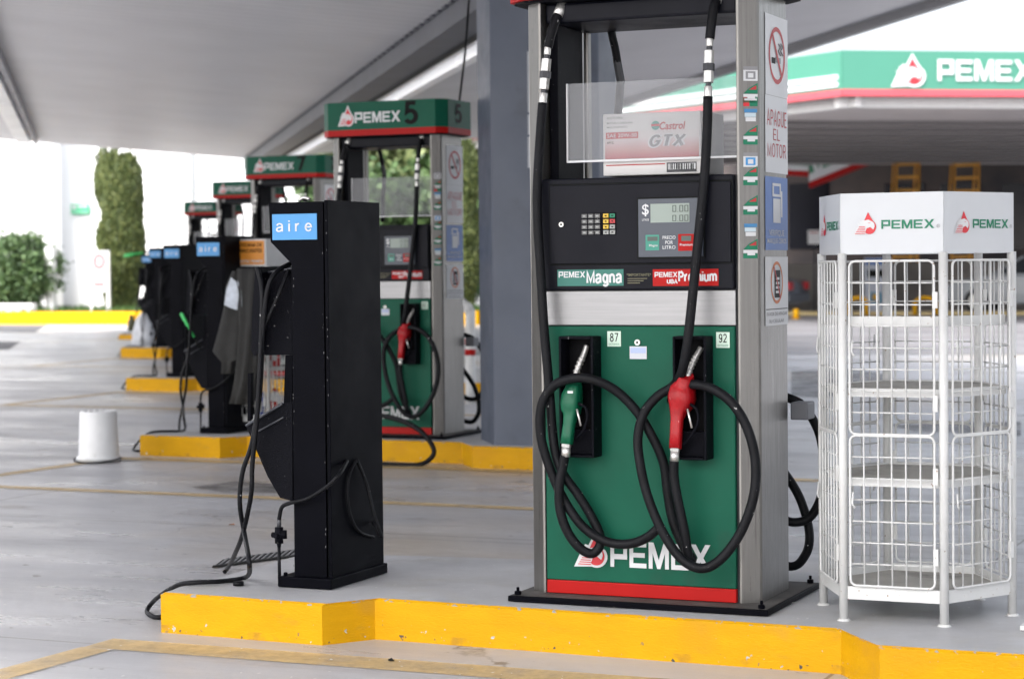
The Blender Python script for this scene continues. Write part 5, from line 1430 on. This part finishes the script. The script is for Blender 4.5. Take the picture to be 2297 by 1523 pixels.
# far dispenser + yellow hoops behind rack
t = thing('utility_cabinet', P(1962, 698, y=54.5), 'white and blue service cabinet behind the white rack in the right background', 'cabinet')
q0, q1 = P(1938, 698, y=54.5), P(1990, 700, y=54.5); zt_ = P(1960, 578, y=54.5).z
b = MB(); b.box(q0.x, q1.x, 54.5, 55.1, .13, zt_, mat('cabinet_grey', (.42, .45, .52), .5)); b.build('body', t, .03)
fr = Fr((0, 54.5, 0), (1, 0, 0))
b = MB(); b.frect(fr, fr.box(1941, 580, 1987, 594), blue, .01); b.frect(fr, fr.box(1946, 605, 1984, 622), ink, .01); b.frect(fr, fr.box(1952, 655, 1978, 680), mat('teal_print', (.05, .2, .3), .5), .01); b.frect(fr, fr.box(1958, 660, 1970, 673), yellow, .014); b.build('front_print', t, fix=False)
for xa, xb, lab in ((1905, 1944, 'left one'), (2052, 2100, 'right one')):
    yy = 50.5; q0, q1 = P(xa, 680, y=yy), P(xb, 680, y=yy); cx, w = (q0.x+q1.x)/2, (q1.x-q0.x)/2; zt_ = P(xa, 668, y=yy).z-w*.6; b = MB()
    pts = [(q0.x, yy, .13), (q0.x, yy, zt_)]+[(cx-math.cos(R(a_))*w, yy, zt_+math.sin(R(a_))*w*.6) for a_ in range(20, 180, 20)]+[(q1.x, yy, zt_), (q1.x, yy, .13)]
    b.tube(pts, .05, yellow, 10)
    tag(b.build('guard_hoop', loc=(cx, yy, .13)), 'yellow arched guard hoop seen through the white rack, %s of two' % lab, 'guard hoop', 'yellow guard hoops')
# yellow bollard foot by first car
q0 = P(1786, 722, y=47.2); b = MB(); b.tube([(q0.x, 47.2, .13), (q0.x, 47.2, .36)], .07, yellow, 12); b.tube([(q0.x, 47.2, .13), (q0.x, 47.2, .15)], .11, yellow, 12)
tag(b.build('bollard', loc=(q0.x, 47.2, .13)), 'short yellow bollard below the red tail lamp of the parked car', 'bollard')
b = MB(); q0, q1 = P(1760, 712, y=50.2), P(2420, 706, y=50.2); b.box(q0.x-4, q1.x, 50.6, 50.8, .1, .22, mat('tan_kerb', (.42, .33, .16), .7))
tag(b.build('kerb', loc=(q0.x, 50.7, .13)), 'low tan kerb in front of the concrete wall at the right', 'kerb')

def car(cx, y, heading, paint, label, L_=4.3):
    t = thing('parked_car', (cx, y, .13), label, 'car', 'cars parked at the concrete wall')
    rot = Matrix.Rotation(heading, 3, 'Z'); o = Vector((cx, y, .13))
    def w(x, yy, z): return o+rot @ Vector((x, yy, z))
    pm = mat('car_paint_'+paint[0], paint[1], .25, coat=.6, spec=.6); gl = mat('car_glass', (.02, .025, .03), .08); ty = mat('tyre', (.015, .015, .016), .8)
    prof = [(-2.15, .35), (-2.18, .55), (-2.12, .86), (-1.5, .95), (-1.2, .98), (.95, .96), (1.9, .82), (2.1, .66), (2.13, .38), (1.85, .25), (-1.9, .25)]
    b = MB(); n = len(prof)
    rows = []
    for yy, s in ((-.84, .97), (-.80, 1.0), (0, 1.01), (.80, 1.0), (.84, .97)): rows.append([w(x*s, yy, z if yy in (-.8, 0, .8) else .3+(z-.3)*.9) for x, z in prof])
    vs = [p for r_ in rows for p in r_]; fs = [(i*n+j, i*n+(j+1) % n, (i+1)*n+(j+1) % n, (i+1)*n+j) for i in range(4) for j in range(n)]
    b.add(vs, fs+[tuple(range(n)), tuple(range(4*n, 5*n))[::-1]], pm); b.build('body', t, .03)
    b = MB(); cab_ = [(-1.45, .96), (-.95, 1.38), (.25, 1.42), (1.05, .95)]
    lo = [w(-1.5, s*.76, .95) for s in (-1, 1)]; 
    A_ = [w(x, -.78 if z < 1 else -.60, z) for x, z in cab_]; B_ = [w(x, .78 if z < 1 else .60, z) for x, z in cab_]
    b.add(A_+B_, [(0, 1, 2, 3), (7, 6, 5, 4), (0, 4, 5, 1), (1, 5, 6, 2), (2, 6, 7, 3), (0, 3, 7, 4)], pm); b.build('cabin', t, .03)
    def ins(q, f=.86):
        c_ = sum(q, Vector())/len(q); nn = (q[1]-q[0]).cross(q[2]-q[0]).normalized()
        if nn.dot(c_-w(-.2, 0, 1.1)) < 0: nn = -nn
        return [c_+(p-c_)*f+nn*.012 for p in q]
    for q in ((A_[0], A_[1], A_[2], A_[3]), (B_[0], B_[1], B_[2], B_[3]), (A_[0], B_[0], B_[1], A_[1]), (A_[2], B_[2], B_[3], A_[3])):
        b = MB(); b.add(ins(list(q)), [(0, 1, 2, 3)], gl); b.build('window', t, fix=False)
    for x in (-1.32, 1.32):
        for yy in (-.80, .80):
            s = 1 if yy > 0 else -1
            b = MB(); b.cyl(w(x, yy-.10*s, .31), w(x, yy+.06*s, .31), .31, ty, seg=24); wh = b.build('tyre', t, .02)
            b = MB(); b.cyl(w(x, yy+.05*s, .31), w(x, yy+.072*s, .31), .19, chrome, seg=16); b.build('rim', wh)
    for yy in (-.62, .62):
        b = MB(); b.prism([w(-2.10, yy-.17, .62), w(-2.10, yy+.17, .62), w(-2.10, yy+.17, .82), w(-2.10, yy-.17, .82)], rot @ Vector((-.09, 0, 0)), mat('tail_lamp_red', (.55, .01, .015), .2)); b.build('tail_lamp', t)
        b = MB(); b.prism([w(2.02, yy-.17, .58), w(2.02, yy+.17, .58), w(2.02, yy+.17, .72), w(2.02, yy-.17, .72)], rot @ Vector((.11, 0, 0)), mat('headlight', (.6, .62, .65), .15)); b.build('headlight', t)
    b = MB(); b.prism([w(-2.2, -.8, .32), w(-2.2, .8, .32), w(-2.2, .8, .50), w(-2.2, -.8, .50)], rot @ Vector((.15, 0, 0)), mat('bumper_grey', (.10, .11, .13), .5)); b.build('bumper', t)
    return t
q0 = P(1797, 700, y=52.3)
car(q0.x-2.2, 52.3, R(177), ('slate', (.06, .075, .10)), 'slate-blue parked car with a red tail lamp showing just right of the nearest pump')
q0 = P(2335, 700, y=52.8)
car(q0.x-.1, 52.8, R(180), ('silver', (.25, .27, .29)), 'silver-grey parked car at the right edge behind the white rack')

# ------------------------------------------------------------------ small litter on the near ground and island
b = MB(); q0 = P(535, 1312, z=.156); b.cyl(q0, q0+Vector((0, 0, .014)), .021, rubber, seg=18); b.cyl(q0+Vector((0, 0, .014)), q0+Vector((0, 0, .016)), .016, rubber, seg=18)
tag(b.build('rubber_cap', loc=q0), 'small round black cap lying on the island left of the nearest air post', 'cap')
b = MB(); q0 = P(877, 1484, z=0); b.loft([q0+Vector((-.010, 0, .004)), q0+Vector((0, .003, .006)), q0+Vector((.011, 0, .003))], [(.004, .005), (.008, .009), (.004, .004)], ink, 7, 2, (0, 0, 1))
tag(b.build('pebble', loc=q0), 'tiny black stone on the concrete in front of the yellow kerb', 'stone')
b = MB(); q0 = P(519, 1179, z=0); b.add([q0+Vector(v) for v in ((-.022, 0, .004), (0, -.012, .012), (.022, .004, .006), (.004, .016, .012))], [(0, 1, 2, 3)], mat('dry_leaf', (.35, .14, .05), .7))
tag(b.build('dry_leaf', loc=q0, fix=False), 'small rusty brown leaf on the concrete left of the nearest air post', 'leaf')
b = MB(); rg = random.Random(11); chip = mat('paint_flake', (.62, .62, .6), .6)
for k in range(230):
    if k < 90: x, y, zz = rg.uniform(-4.3, -1.2), rg.uniform(6.92, 7.9), .158
    elif k < 150: x, y, zz = rg.uniform(-3.7, -1.0), rg.gauss(6.72, .09), .003
    else: x, y, zz = rg.uniform(-5.5, -.8), rg.uniform(5.6, 9.5), .003
    if k >= 90 and -4.4 < x < 0 and y > 6.55: 
        y = rg.uniform(5.9, 6.52)
    s = rg.uniform(.002, .006)*(1.7 if rg.random() < .12 else 1); an = rg.uniform(0, 6.28)
    b.add([(x+math.cos(an+j*1.57+rg.uniform(-.4, .4))*s*(1.6 if j % 2 else .8), y+math.sin(an+j*1.57)*s*(1.6 if j % 2 else .8), zz+rg.uniform(.001, .003)) for j in range(4)], [(0, 1, 2, 3)], chip)
tag(b.build('paint_flakes', fix=False), 'tiny white paint flakes scattered on the concrete and island', 'debris', kind='stuff')
b = MB(); q0 = P(2297, 1412, z=.156); b.box(q0.x-.01, q0.x+.25, q0.y-.02, q0.y+.12, .157, .172, wpaint)
tag(b.build('white_plate', loc=q0), 'edge of a flat white plate on the island at the right border', 'plate')

for o in bpy.data.objects:
    if '_o' in o: del o['_o']
